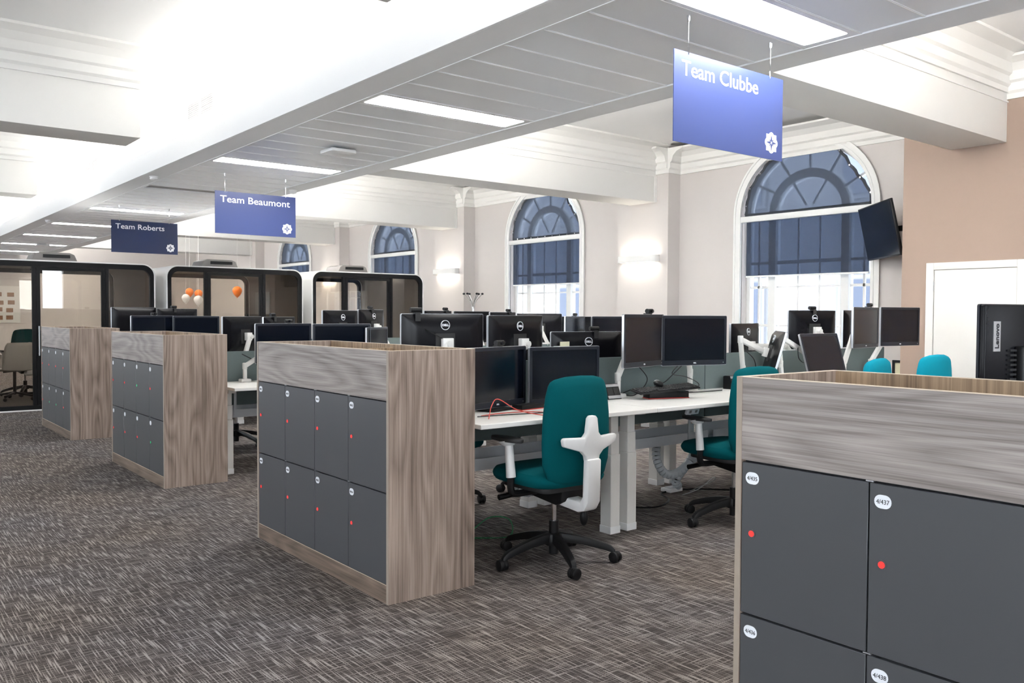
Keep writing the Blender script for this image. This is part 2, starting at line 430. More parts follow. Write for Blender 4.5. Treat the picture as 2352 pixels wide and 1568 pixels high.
# beams and cornices
CORN = [(0, 0), (.022, 0), (.022, .05), (.045, .075), (.045, .15), (.075, .17), (.10, .25), (.17, .31), (.28, .345), (.28, ZC-3.57+.02), (0, ZC-3.57+.02)]
def cornice_x(mb, y, sgn, x0, x1, zb):
    mb.prism([(y+sgn*d, zb+h) for d, h in CORN], 'x', x0, x1)
def cornice_y(mb, x, sgn, y0, y1, zb):
    mb.prism([(x+sgn*d, zb+h) for d, h in CORN], 'y', y0, y1)
beams = thing('ceiling_beams', None, None, kind='structure')
for i, c in enumerate(BEAMS):
    xe = XPINK if c < 5 else XPIER
    MB().box(BX1+.02, xe, c-.27, c+.27, ZS+.012, ZC).build('beam', M_CREAM, beams, bevel=.004)
    MB().box(XL, 2.48, c-.27, c+.27, ZS+.012, ZC).build('beam', M_CREAM, beams, bevel=.004)
    mb = MB()
    for s_ in (-1, 1):
        cornice_x(mb, c+s_*.27, s_, BX1-.3, xe, 3.55); cornice_x(mb, c+s_*.27, s_, XL, 2.48, 3.55)
        # raised band on the beam face
        mb.box(BX1+.02, xe-.002, c+s_*.27-.012, c+s_*.27+.012, 3.46, 3.475)
        if c > 5: mb.box(xe-.05, xe-.002, c+s_*.27-.012, c+s_*.27+.012, ZS+.012, 3.46)
    mb.build('cornice', M_CREAM, beams)
mb = MB()
for k in range(4):
    a = 9.37+5.36*k
    cornice_y(mb, XPIER, -1, a-.53, a+.53, 3.49)
    for s_ in (-1, 1): cornice_x(mb, a+s_*.53, s_, XPIER-.02, XW, 3.49)
for i, (a, b) in enumerate(spans[:4]): cornice_y(mb, XW, -1, a, b, 3.49)
cornice_y(mb, XW, -1, 25.43, Y1, 3.49)
cornice_y(mb, XPINK, -1, Y0, 4.765, 3.49)
cornice_x(mb, 4.765, 1, XPINK-.02, XW, 3.49)
mb.build('trim_1', M_CREAM, kind='structure')
mb = MB()
mb.box(XW-.02, XW-.001, 4.77, 8.83, .0, .16)
for k in range(3): mb.box(XW-.02, XW-.001, 9.91+5.36*k, 8.83+5.36*(k+1), .0, .16)
mb.box(XPINK-.02, XPINK-.001, Y0, 3.49, 0, .16); mb.box(XPINK-.02, XPINK-.001, 4.50, 4.765, 0, .16)
mb.build('baseboard_right', M_SILL, kind='structure')

# suspended bulkhead: side fascias, soffit margins, the core beam above it, metal panels
bulk = thing('ceiling_bulkhead', None, None, kind='structure')
YB0, YB1 = Y0+.02, 30.2
PX0, PX1 = 3.415, 4.98
MB().box(BX0, BX0+.02, YB0, YB1, ZS, 3.325).build('fascia', M_BULK, bulk, bevel=.003)
MB().box(BX1-.02, BX1, YB0, YB1, ZS, 3.325).build('fascia', M_BULK, bulk, bevel=.003)
MB().box(BX0+.02, PX0-.008, YB0, YB1, ZS, ZS+.02).build('soffit_margin', M_BULK, bulk)
MB().box(PX1+.008, BX1-.02, YB0, YB1, ZS, ZS+.02).build('soffit_margin', M_BULK, bulk)
MB().box(BX0+.02, BX1-.02, YB0, YB1, 3.09, 3.25).build('void_lining', M_GAP, bulk)
MB().box(BX0+.021, BX1-.021, YB0, YB1, 3.25, 3.262).build('bulkhead_top', M_CEIL, bulk)
MB().box(3.52, 4.90, Y0, Y1, 3.262, ZC).build('core_beam', M_CREAM, bulk)
MB().box(PX0-.012, PX0+.001, YB0, YB1, ZS-.004, ZS+.006).build('panel_rail', M_BULK, bulk)
MB().box(PX1-.001, PX1+.012, YB0, YB1, ZS-.004, ZS+.006).build('panel_rail', M_BULK, bulk)
PITCH = .39; LIGHTK = (-16, -8, 0, 9, 24, 32, 40, 48, 56); DARKK = (16,)
pm = MB()
pm.box(PX0+.002, PX1-.002, .002, PITCH-.004, .004, .016)
pm.box(PX0+.002, PX1-.002, .002, .010, 0, .004); pm.box(PX0+.002, PX1-.002, PITCH-.012, PITCH-.004, 0, .004)
pm = pm.mesh('ceiling_panel')
k0 = math.ceil((YB0-6.37)/PITCH)+1
for k in range(k0, 61):
    if k in LIGHTK or k in DARKK: continue
    link('ceiling_panel', pm, M_PANEL, bulk, loc=(0, 6.37+PITCH*(k-1), ZS+.002))
sm_ = MB().box(PX0+.002, PX1-.002, -.004, .003, -.0025, .003).mesh('panel_trim')
for k in range(k0, 61): link('panel_trim', sm_, M_SILL, bulk, loc=(0, 6.37+PITCH*(k-1)-.0005, ZS+.002))
fm, dm = MB(), MB()
fm.ring(rrect(PX0+.004, PX1-.004, .004, PITCH-.006, .004, 2), rrect(PX0+.045, PX1-.062, .042, PITCH-.042, .022, 2), 'z', 0, .02)
dm.prism(rrect(PX0+.045, PX1-.062, .042, PITCH-.042, .022, 3), 'z', .006, .018)
fm = fm.mesh('frame'); dm = dm.mesh('diffuser')
WH = {-16: 'behind the camera', -8: 'above the nearest blue sign', 0: 'long lit ceiling light nearest the wireless access point',
      9: 'just in front of the second blue sign', 24: 'just behind the navy sign', 32: 'first beyond the navy sign',
      40: 'second beyond the navy sign', 48: 'third beyond the navy sign', 56: 'farthest, above the left pod'}
for k in LIGHTK[1:]:
    t = thing('ceiling_light', 'recessed white ceiling light strip, '+WH[k] if k else 'recessed white ceiling light strip nearest the square wireless access point', 'light',
              (0, 6.37+PITCH*(k-1), ZS+.001), group='recessed ceiling lights')
    link('frame', fm, M_BULK, t); link('diffuser', dm, M_LIGHT, t)
t = thing('ceiling_light', 'unlit grey recessed ceiling slot beside the second blue sign', 'light', (0, 6.37+PITCH*15, ZS+.001))
link('frame', fm.copy(), M_BULK, t); MB().prism(rrect(PX0+.045, PX1-.062, .042, PITCH-.042, .022, 3), 'z', .016, .022).build('diffuser', M_UNIT, t)
# uplights standing on the bulkhead
for y in range(-6, 30, 3):
    t = thing('cove_light', 'uplight strip on top of the ceiling bulkhead', 'light', (BX0+.15, y+.1, 3.262), group='uplights on the bulkhead')
    MB().box(-.05, .05, 0, 2.8, 0, .025).build('housing', M_WHITE, t)
    MB().box(-.03, .03, .02, 2.78, .025, .03).build('lamp', M_COVE, t)
    t = thing('cove_light', 'uplight strip on top of the ceiling bulkhead', 'light', (BX1-.15, y+.1, 3.262), group='uplights on the bulkhead')
    MB().box(-.05, .05, 0, 2.8, 0, .025).build('housing', M_WHITE, t)
    MB().box(-.04, .04, .02, 2.78, -.0025, .0025).build('lamp', M_COVER, t, loc=(0, 0, .052), rot=(0, R(42), 0))

# ------------------------------------------------------------------ windows
XG = XW+.17
for i, cy in enumerate(WINS):
    win = thing('window_%d' % (i+1), None, None, kind='structure')
    # architrave round the opening, on the wall face
    def path(hw, rise): return [(cy+hw, ZSILL-.0)] + arch(cy, hw, rise, ZSPR, 30) + [(cy-hw, ZSILL-.0)]
    MB().strip(path(WHW+.10, WRISE+.10), path(WHW-.0, WRISE-.0), 'x', XW-.03, XW+.012).build('architrave', M_SILL, win, smooth=True)
    MB().strip(path(WHW+.115, WRISE+.115), path(WHW+.085, WRISE+.085), 'x', XW-.042, XW-.028).build('architrave', M_SILL, win, smooth=True)
    MB().strip(path(WHW+.04, WRISE+.04), path(WHW-.0, WRISE-.0), 'x', XW-.038, XW-.028).build('architrave', M_SILL, win, smooth=True)
    MB().box(XW-.10, XW+.2, cy-WHW-.12, cy+WHW+.12, ZSILL-.05, ZSILL).build('sill', M_SILL, win, bevel=.006)
    MB().strip(path(WHW, WRISE), path(WHW-.055, WRISE-.055), 'x', XG-.04, XG+.05).build('outer_frame', M_SILL, win, smooth=True)
    MB().box(XG-.05, XG+.06, cy-WHW+.05, cy+WHW-.05, ZSPR-.05, ZSPR+.02).build('transom', M_SILL, win)
    # inner arch and fan bars above the transom
    MB().strip(arch(cy, .61, .57, ZSPR), arch(cy, .50, .45, ZSPR), 'x', XG-.06, XG+.06).build('inner_arch', M_SILL, win, smooth=True)
    for d in (30, 60, 90, 120, 150):
        a = R(d)
        MB().bar((XG, cy+.60*math.cos(a), ZSPR+.56*math.sin(a)), (XG, cy+.95*math.cos(a), ZSPR+.86*math.sin(a)), .03, .04, (1, 0, 0)).build('glazing_bar', M_SILL, win)
    for d in (60, 120):
        a = R(d)
        MB().bar((XG, cy+.10*math.cos(a), ZSPR+.1*math.sin(a)), (XG, cy+.50*math.cos(a), ZSPR+.45*math.sin(a)), .03, .04, (1, 0, 0)).build('glazing_bar', M_SILL, win)
    # mullions, sashes and bars below
    for s_ in (-1, 1):
        MB().box(XG-.06, XG+.06, cy+s_*.555-.055, cy+s_*.555+.055, ZSILL, ZSPR-.05).build('mullion', M_SILL, win)
    for z in (ZSILL+.03, 1.20, 1.74, 2.08, 2.70):
        h = .05 if z in (ZSILL+.03, 2.08, 2.70) else .024
        MB().box(XG-.02, XG+.02, cy-.50, cy+.50, z-h/2, z+h/2).build('sash_rail', M_SILL, win)
    for y in (-.165, .165):
        MB().box(XG-.015, XG+.015, cy+y-.013, cy+y+.013, ZSILL, ZSPR-.05).build('glazing_bar', M_SILL, win)
    for s_ in (-1, 1):
        for z in (1.20, 1.74, 2.08):
            MB().box(XG-.015, XG+.015, cy+s_*.775-.17, cy+s_*.775+.17, z-.018, z+.018).build('glazing_bar', M_SILL, win)
        MB().box(XG-.015, XG+.015, cy+s_*.80-.013, cy+s_*.80+.013, ZSILL, ZSPR-.05).build('glazing_bar', M_SILL, win)
    for (a, b) in ((-.93, -.61), (-.50, .50), (.61, .93)):
        MB().box(XG-.003, XG+.003, cy+a, cy+b, ZSILL, ZSPR-.05).build('pane', M_PANE, win)
    MB().prism(arch(cy, .95, .86, ZSPR+.02), 'x', XG+.006, XG+.012).build('pane', M_PANE, win)
    # blinds
    nm = ['nearest window, beside the wall television', 'second window from the camera', 'third window, behind the right pod', 'farthest window, behind the middle pod'][i]
    XB = XW+.035
    n = 44; outer = []
    for k in range(n+1):
        a = PI*k/n; wob = .010*math.sin(k*1.9+i) + .008*math.sin(k*.83)
        sag = .10*math.exp(-((a-R(146))/R(17))**2)
        outer.append((cy+(WHW-.02-wob-sag)*math.cos(a), ZSPR+.015+(WRISE-.02-wob-sag)*math.sin(a)))
    mb = MB(); rings = 9; rows = []
    for q in range(rings+1):
        t = q/rings
        rows.append([(XB-.09*(1-t*t)*max(0, math.sin(PI*min(1, .15+t*.85)))*.8, cy+(y-cy)*t, ZSPR+.015+(z-ZSPR-.015)*t) for y, z in outer])
    vs = [p for r_ in rows for p in r_]; N_ = n+1
    mb.add(vs, [(q*N_+k, q*N_+k+1, (q+1)*N_+k+1, (q+1)*N_+k) for q in range(rings) for k in range(n)])
    t = thing('arched_blind', 'dark arched mesh blind over the '+nm, 'blind', (0, 0, 0), group='arched blinds')
    mb.build('fabric', M_BLIND, t, smooth=True)
    inner = [(cy+(y-cy)*.955, ZSPR+.015+(z-ZSPR-.015)*.955) for y, z in outer]
    MB().strip(outer, inner, 'x', XB-.004, XB+.002).build('hem', M_BLINDE, t)
    mb = MB(); mb.box(XB-.004, XB+.002, cy-WHW+.03, cy+WHW-.03, ZSPR-.015, ZSPR+.025); mb.build('hem', M_BLINDE, t)
    ey = MB()
    for k in range(2, n, 4): ey.cyl((XB-.012, (outer[k][0]+inner[k][0])/2, (outer[k][1]+inner[k][1])/2), (XB-.004, (outer[k][0]+inner[k][0])/2, (outer[k][1]+inner[k][1])/2), .011, n=8)
    if i == 1:
        for k in range(9): ey.cyl((XB-.012, cy-.8+.2*k, ZSPR+.008), (XB-.004, cy-.8+.2*k, ZSPR+.008), .011, n=8)
    tag(ey.build('eyelets', M_CHROME, t), kind='stuff')
    t = thing('roller_blind', 'half-lowered dark mesh roller blind in the '+nm, 'blind', (0, 0, 0), group='roller blinds')
    MB().box(XW-.04, XW+.06, cy-WHW-.005, cy+WHW-.005, ZSPR-.10, ZSPR-.018).build('cassette', M_SILL, t, bevel=.006)
    MB().box(XW+.02, XW+.0215, cy-WHW+.05, cy+WHW-.07, 1.90, ZSPR-.09).build('fabric', M_ROLLER, t)
    MB().box(XW+.012, XW+.03, cy-WHW+.05, cy+WHW-.07, 1.878, 1.902).build('bottom_bar', M_SILL, t)

# building across the street
t = thing('building', 'pale stone building across the street behind the nearest window', 'building', (17, 0, 0))
MB().box(0, 1, -12, 75, -10, 16).build('wall', M_STONE, t)
for yy in range(-6, 62, 3):
    for zz in (-3.6, .2, 3.8):
        f_ = MB().box(-.06, .02, yy, yy+1.15, zz, zz+2.0).build('window', M_STONE, t)
        MB().box(-.09, -.05, yy+.1, yy+1.05, zz+.1, zz+1.9).build('pane', M_OUTWIN, f_)

# ------------------------------------------------------------------ door in the taupe wall
d = thing('door_1', None, None, kind='structure')
MB().box(XPINK-.03, XPINK-.001, 4.405, 4.485, 0, 1.905).build('frame', M_DOORP, d, bevel=.004)
MB().box(XPINK-.03, XPINK-.001, 3.505, 3.585, 0, 1.905).build('frame', M_DOORP, d, bevel=.004)
MB().box(XPINK-.03, XPINK-.001, 3.585, 4.405, 1.83, 1.905).build('frame', M_DOORP, d, bevel=.004)
lf = MB().box(XPINK-.018, XPINK-.001, 3.59, 4.40, .01, 1.826).build('leaf', M_DOORP, d, bevel=.002)
for z in (.35, 1.66):
    MB().cyl((XPINK-.024, 4.402, z-.05), (XPINK-.024, 4.402, z+.05), .007, n=8).build('hinge', M_CHROME, lf)
MB().cyl((XPINK-.02, 3.66, .95), (XPINK-.07, 3.66, .95), .01, n=8).cyl((XPINK-.07, 3.66, .95), (XPINK-.07, 3.78, .95), .009, n=8).build('handle', M_CHROME, lf)

# ------------------------------------------------------------------ wall lights on the piers
for k, nm in enumerate(('pier right of the second window', 'pier left of the second window', 'pier between the third and fourth windows')):
    c = 9.40+5.36*k
    t = thing('wall_light', 'white plaster ledge wall light glowing on the '+nm, 'light', (XPIER, c, 2.16), group='ledge wall lights')
    o_ = [(-.001, -.40), (-.001, .40), (-.10, .40), (-.15, .34), (-.15, -.34), (-.10, -.40)]
    MB().ring(o_, [(x*.72-.014, y*.93) for x, y in o_], 'z', 0, .105).build('ledge', M_SILL, t, bevel=.008)
    MB().prism([(x*.72-.014, y*.93) for x, y in o_], 'z', .045, .055).build('lamp', M_WLAMP, t)

# ------------------------------------------------------------------ air vents, detectors, access points, signs
for k, (yy, nm) in enumerate(((9.92, 'nearer white air vent'), (15.28, 'farther white air vent'))):
    t = thing('air_vent', nm+' on the beam above the left ceiling bulkhead', 'vent', (3.519, yy, 3.64), group='ceiling air vents')
    mb = MB(); mb.ring([(0, 0), (.95, 0), (.95, .25), (0, .25)], [(.03, .025), (.92, .025), (.92, .225), (.03, .225)], 'x', -.015, 0)
    mb.box(-.014, 0, .45, .50, .02, .23); mb.build('frame', M_SILL, t)
    for q in range(8):
        z = .035+q*.024
        MB().box(-.012, -.002, .03, .45, z, z+.009).box(-.012, -.002, .5, .92, z, z+.009).build('slat', M_SILL, t)
    MB().box(-.002, -.0005, .03, .92, .025, .225).build('backing', M_UNIT, t)
for x, y, nm in ((3.27, 11.41, 'left margin of the ceiling bulkhead'), (5.14, 11.41, 'right margin of the ceiling bulkhead'), (3.28, 18.1, 'far left margin of the ceiling bulkhead')):
    t = thing('smoke_detector', 'round white smoke detector on the '+nm, 'detector', (x, y, ZS-.001), group='smoke detectors')
    MB().lathe([(.055, 0), (.055, -.012), (.05, -.016)], 18).build('base', M_WHITE, t, smooth=True)
    MB().lathe([(.048, -.016), (.048, -.035), (.03, -.05), (.012, -.055)], 18).build('head', M_WHITE, t, smooth=True)
for x, y, nm in ((4.22, 8.25, 'nearer'), (4.30, 24.5, 'farther')):
    t = thing('access_point', nm+' square white wireless access point hanging below the ceiling panels', 'access point', (x, y, ZS-.0), group='wireless access points')
    MB().box(-.07, .07, -.05, .05, -.02, 0).build('bracket', M_SILVER, t)
    MB().prism(rrect(-.15, .15, -.15, .15, .05, 5), 'z', -.055, -.02).build('body', M_WHITE, t, bevel=.012)
def compass(parent, x, z, s, back):
    """white badge: square with a round bump on every side, eight-pointed compass star cut over it"""
    pts = []
    for i in range(96):
        a = 2*PI*i/96; c, q = abs(math.cos(a)), abs(math.sin(a))
        r = .82/max(c, q)
        # bump circles centred on the side middles
        m = max(c, q); n_ = min(c, q); cx = .62
        disc = .42**2 - (cx*n_)**2
        if disc > 0: r = max(r, cx*m+math.sqrt(disc))
        pts.append((x+s*r*math.cos(a), z+s*r*math.sin(a)))
    MB().prism(pts, 'y', -.0012, 0).build('badge', M_SIGNW, parent)
    for k in range(8):
        a = PI*k/4; L_ = .86 if k % 2 == 0 else .55; wd = .13 if k % 2 == 0 else .07
        ca, sa = math.cos(a), math.sin(a)
        tri = [(.06, 0), (.26, wd), (L_, 0), (.26, -wd)]
        MB().prism([(x+s*(u*ca-v*sa), z+s*(u*sa+v*ca)) for u, v in tri], 'y', -.0018, -.001).build('compass_point', back, parent)
def sign(label, name, x0, x1, y, z0, z1, mat, tw, th):
    t = thing('hanging_sign', label, 'sign', (x0, y, z0), group='hanging team signs')
    W, H = x1-x0, z1-z0
    MB().box(0, W, 0, .006, 0, H).build('board', mat, t)
    for x in (.125, W-.135):
        MB().cyl((x, .003, H-.012), (x, .003, H+.03), .006, n=8).cyl((x, .003, H+.03), (x, .003, ZS-z0-.03), .0018, n=6).build('cable', M_CHROME, t)
        MB().cyl((x, .003, ZS-z0-.03), (x, .003, ZS-z0+.002), .008, .012, n=8).build('ceiling_fixing', M_CHROME, t)
    full = text_mesh(name, th, .0010); xs = [v.co.x for v in full.vertices]; k = tw/(max(xs)-min(xs)); xo = min(xs)
    w2 = name.split(' ')[1]; m2 = text_mesh(w2, th, .0010); m1 = text_mesh('Team', th, .0010)
    r1 = min(v.co.x for v in m1.vertices); e2 = max(v.co.x for v in m2.vertices)
    for me, off in ((m1, 0.), (m2, max(xs)-e2)):
        o = link('lettering', me, M_SIGNW, t, (.065+(off-xo)*k, -.0008, H-.135), FACE_NY); o.scale.x = k
    compass(t, W-.118, .105, .064, mat)
sign('blue hanging sign reading Team Clubbe, nearest the camera', 'Team Clubbe', 3.79, 4.838, 3.307, 2.330, 2.851, M_SIGN, .72, .125)
sign('blue hanging sign reading Team Beaumont, above the middle of the room', 'Team Beaumont', 3.755, 4.808, 10.6, 2.322, 2.843, M_SIGN, .91, .118)
sign('navy hanging sign reading Team Roberts, farthest from the camera', 'Team Roberts', 3.592, 4.63, 14.85, 2.308, 2.824, M_NAVY, .76, .118)

# ------------------------------------------------------------------ locker cabinets
CH, CDp, CL, CT = 1.17, .487, 1.534, .018
ZD1, ZD0, ZDM = .936, .088, .5115
def cabinet(label, x, ynear, numbers, greens, inner_mid=True):
    t = thing('locker_cabinet', label, 'locker cabinet', (x, ynear, 0), group='walnut locker cabinets')
    for y in (0, CL-CT):
        MB().box(0, CDp, y, y+CT, 0, CH-.0015).build('side_panel', M_WOODV, t)
        MB().box(0, CDp, y, y+CT, CH-.0015, CH).build('edge_strip', M_EDGE, t)
        MB().box(-.0012, 0, y, y+CT, 0, CH).build('edge_strip', M_EDGEG, t)
    MB().box(CDp-CT, CDp, CT, CL-CT, 0, CH-.0015).build('back_panel', M_WOODI, t)
    MB().box(CDp-CT, CDp, CT, CL-CT, CH-.0015, CH).build('edge_strip', M_EDGE, t)
    MB().box(.001, CT, CT, CL-CT, ZD1+.004, CH-.0015).build('front_fascia', M_WOODH, t)
    MB().box(.001, CT, CT, CL-CT, CH-.0015, CH).build('edge_strip', M_EDGE, t)
    MB().box(.001, CT, CT, CL-CT, 0, ZD0-.003).build('plinth', M_WOODP_SHADED, t)
    MB().box(.001, CT+.004, CT, CL-CT, ZD0-.003, ZD0-.001).build('edge_strip', M_EDGE, t)
    MB().box(CT+.002, CDp-CT, CT, CL-CT, .95, .97).build('trough_floor', M_WOODI, t)
    MB().box(CT, CDp-CT, CL/2-.009, CL/2+.009, .97, CH-.02).build('trough_divider', M_WOODI, t)
    MB().box(.021, .03, CT, CL-CT, ZD0, ZD1).build('carcass', M_GAP, t)
    wd = (CL-2*CT)/4
    for c in range(4):
        yb = CL-CT-wd*(c+1)          # column 0 is the far end
        for r_ in range(2):
            z0, z1 = (ZDM+.003, ZD1-.002) if r_ == 0 else (ZD0, ZDM-.003)
            dr = MB().box(.0015, .0195, yb+.002, yb+wd-.002, z0, z1).build('door', M_LOCK, t, bevel=.0012, seg=1)
            yl, zl = yb+wd-.036, z1-.042
            MB().prism(rrect(yl-.0215, yl+.0215, zl-.0165, zl+.0165, .016, 5), 'x', .0004, .0016).build('number_label', M_LABEL, dr)
            if numbers:
                text('4/%d' % (numbers+2*c+r_), .0155, M_INK, dr, (.0003, yl+.0165, zl-.0055), FACE_NX, width=.033)
            zk = z1-.195
            MB().prism([(yl+.0125*math.cos(a*PI/10), zk+.0125*math.sin(a*PI/10)) for a in range(20)], 'x', .0002, .0016).build('lock_ring', M_CHROME if False else M_LOCK, dr)
            MB().prism([(yl+.0085*math.cos(a*PI/10), zk+.0085*math.sin(a*PI/10)) for a in range(20)], 'x', -.0012, .0012).build('lock_light', M_GREEN if (c, r_) in greens else M_RED, dr)
    for c in range(1, 4):
        y = CL-CT-wd*c
        for z in (ZD1+.001, ZDM):
            MB().box(.004, .012, y-.010, y+.010, z-.0015, z+.0015).build('hinge_pin', M_SILVER, t)
    return t
cabinet('nearest walnut locker cabinet, cut off by the right edge, doors 4/435 to 4/438', 1.985, 1.491-CL, 435, ())
cabinet('second walnut locker cabinet, in the middle of the photo, all lock lights red', 2.003, 3.427, 457, ())
cabinet('third walnut locker cabinet, with two green lock lights among its red ones', 1.996, 6.754, None, ((2, 0), (3, 1)))
cabinet('farthest walnut locker cabinet, beside the left meeting pod', 1.985, 9.907, None, ((1, 1), (2, 1)))
t = thing('book', 'grey and orange book lying in the planter trough of the nearest cabinet', 'book', (2.30, .955, .9705), (0, R(-68), R(8)))
MB().box(0, .15, -.085, .085, 0, .022).build('cover', M_GREYP, t, bevel=.002, seg=1)
MB().box(.004, .146, -.082, .0865, .004, .018).build('pages', M_NOTE, t)
MB().box(.04, .10, -.086, -.02, .021, .0226).build('printed_panel', M_YELLOW, t)

# ------------------------------------------------------------------ desks
DW = 1.31
def make_desk(depth=.72, z=.785):
    t = thing('desk', 'white sit-stand desk', 'desk')
    # local: x along the row, front edge at y=0, back edge at y=depth
    MB().box(.004, DW-.004, 0, depth-.012, z-.025, z).build('desktop', M_DESK, t, bevel=.003, seg=1)
    for x in (.045, DW-.10):
        lg = MB().box(x-.040, x+.040, .25, .34, .03, z*.62).box(x-.036, x+.036, .255, .335, z*.62, z*.78).box(x-.032, x+.032, .26, .33, z*.78, z-.03).build('leg', M_LEG, t, bevel=.003, seg=1)
        MB().box(x-.043, x+.043, .247, .343, 0, .045).build('foot_cap', M_WHITE, lg, bevel=.002, seg=1)
        MB().box(x-.03, x+.03, .17, depth-.05, z-.055, z-.026).build('support_bracket', M_LEG, t)
    MB().box(.1, DW-.1, .42, .47, z-.06, z-.026).build('crossbar', M_LEG, t)
    return t
def make_tray(z=.46):
    t = thing('cable_tray', 'grey metal cable tray', 'cable tray')
    MB().box(.03, DW-.03, -.005, .0, z-.05, z+.06).box(.03, DW-.03, -.14, -.135, z-.05, z+.02).box(.03, DW-.03, -.135, -.005, z-.05, z-.045).build('tray', M_TRAY, t)
    for x in (.25, DW-.25): MB().box(x-.012, x+.012, -.147, -.1405, z-.03, .70).build('hanger', M_TRAY, t)
    return t
ROWS = {2: (4.19, .785), 3: (7.52, .735), 4: (10.67, .735), 1: (.72, .785)}
protos = {}
for row in (2, 3, 4, 1):
    yc, z = ROWS[row]
    if z not in protos: protos[z] = [make_desk(.72, z), make_tray(.46 if z > .75 else .47), False]
    P = protos[z]
    for side in ('near', 'far'):
        if row == 1 and side == 'near': continue
        for c in range(4):
            x0 = 2.555+DW*c
            rowname = {1: 'nearest-cabinet row', 2: 'second-cabinet row', 3: 'third-cabinet row', 4: 'farthest-cabinet row'}[row]
            pos = ('nearest the aisle', 'second from the aisle', 'third from the aisle', 'last before the windows')[c]
            lab = 'white sit-stand desk, %s side of the %s, %s' % ('camera' if side == 'near' else 'far', rowname, pos)
            loc, rot = ((x0, yc-.722, 0), (0, 0, 0)) if side == 'near' else ((x0+DW, yc+.722, 0), (0, 0, PI))
            if not P[2]: P[2] = True; P[0].location = loc; P[0].rotation_euler = rot; P[0]['label'] = lab; P[0]['group'] = 'sit-stand desks'
            else: dup(P[0], loc, rot, lab, 'sit-stand desks')
            if row in (2, 3) and side == 'near':
                tl = 'grey metal cable tray under the %s desks, %s' % (rowname, pos)
                dup(P[1], (x0, yc+.07, 0), (0, 0, 0), tl, 'cable trays')
    for c in range(4):
        x0 = 2.555+DW*c
        tt = thing('desk_divider', 'grey-green felt desk divider in the %s, %s' % ({1: 'nearest-cabinet row', 2: 'second-cabinet row', 3: 'third-cabinet row', 4: 'farthest-cabinet row'}[row], ('nearest the aisle', 'second from the aisle', 'third from the aisle', 'last before the windows')[c]), 'divider', (x0, yc, z), group='felt desk dividers')
        MB().box(.006, DW-.006, -.0095, .0095, -.21, .265).build('panel', M_FELT, tt, bevel=.002, seg=1)
        for x in (.2, DW-.2): MB().box(x-.02, x+.02, -.012, .012, -.09, -.026).build('clamp', M_SILVER, tt)
for P in protos.values():
    for ch in list(P[1].children): bpy.data.objects.remove(ch)
    bpy.data.objects.remove(P[1])

# ------------------------------------------------------------------ monitors, arms, webcams
MW, MH = .55, .345
def make_monitor(brand):
    """screen faces local -Y, centre at the origin"""
    t = thing('monitor', 'black monitor', 'monitor')
    hw, hh = MW/2, MH/2
    MB().ring(rrect(-hw, hw, -hh, hh, .008, 3), rrect(-hw+.020, hw-.020, -hh+.034, hh-.020, .002, 3), 'y', -.014, -.002).build('bezel', M_BEZEL, t)
    MB().box(-hw+.0195, hw-.0195, -.0115, -.004, -hh+.0335, hh-.0195).build('screen', M_SCREEN, t)
    MB().ring(rrect(-hw-.002, hw+.002, -hh-.002, hh+.002, .009, 3), rrect(-hw, hw, -hh, hh, .008, 3), 'y', -.012, .004).build('trim', M_SILVER, t)
    # back shell: shallow tapered dish
    mb = MB(); A = rrect(-hw, hw, -hh, hh, .008, 4); B = rrect(-hw+.045, hw-.045, -hh+.04, hh-.035, .02, 4); C = rrect(-hw+.10, hw-.10, -hh+.08, hh-.09, .03, 4)
    n = len(A); vs = [(p[0], -.002, p[1]) for p in A]+[(p[0], .006, p[1]) for p in A]+[(p[0], .030, p[1]) for p in B]+[(p[0], .036, p[1]) for p in C]
    fs = [(q*n+i, q*n+(i+1) % n, (q+1)*n+(i+1) % n, (q+1)*n+i) for q in range(3) for i in range(n)] + [tuple(range(3*n, 4*n)), tuple(range(n))[::-1]]
    mb.add(vs, fs); mb.build('back_shell', M_SHELL, t, smooth=True)
    MB().box(-hw+.05, hw-.05, .021, .0275, hh-.048, hh-.0455).build('vent_slot', M_BLACKM, t)
    MB().box(-.065, .065, .034, .040, -.075, .055).build('mount_recess', M_BLACKM, t, bevel=.002, seg=1)
    if brand:
        MB().ring([(.030*math.cos(a*PI/18), .105+.030*math.sin(a*PI/18)) for a in range(36)], [(.0265*math.cos(a*PI/18), .105+.0265*math.sin(a*PI/18)) for a in range(36)], 'y', .030, .0385).build('logo_ring', M_LABEL, t)
        MB().prism([(.0265*math.cos(a*PI/18), .105+.0265*math.sin(a*PI/18)) for a in range(36)], 'y', .030, .0375).build('logo_disc', M_SHELL, t)
        text('DELL', .018, M_LABEL, t, (.0, .0388, .099), FACE_PY, bold=.0012, align='CENTER', width=.046)
        text('DELL', .011, M_LABEL, t, (0, -.0146, -hh+.012), FACE_NY, bold=.0006, align='CENTER', width=.024)
    MB().box(hw-.03, hw-.026, -.0152, -.0138, -hh+.014, -hh+.018).build('power_light', M_LABEL, t)
    return t
def make_webcam():
    t = thing('webcam', 'small black webcam', 'webcam')
    MB().cyl((-.035, 0, .022), (.035, 0, .022), .016, n=12).build('body', M_BLACK, t, smooth=True)
    MB().cyl((0, -.014, .022), (0, -.022, .022), .010, n=12).build('lens', M_SCREEN, t)
    MB().box(-.016, .016, -.012, .035, .0, .008).box(-.016, .016, .03, .037, -.045, .008).build('clip', M_BLACKM, t)
    return t
DELL, PLAIN, WEB = seal(make_monitor(True)), seal(make_monitor(False)), seal(make_webcam())
USED = set()
def inst(proto, loc, rot, label, group):
    if proto.name not in USED:
        USED.add(proto.name); proto.location = loc; proto.rotation_euler = rot; proto['label'] = label; proto['group'] = group; return proto
    return dup(proto, loc, rot, label, group)
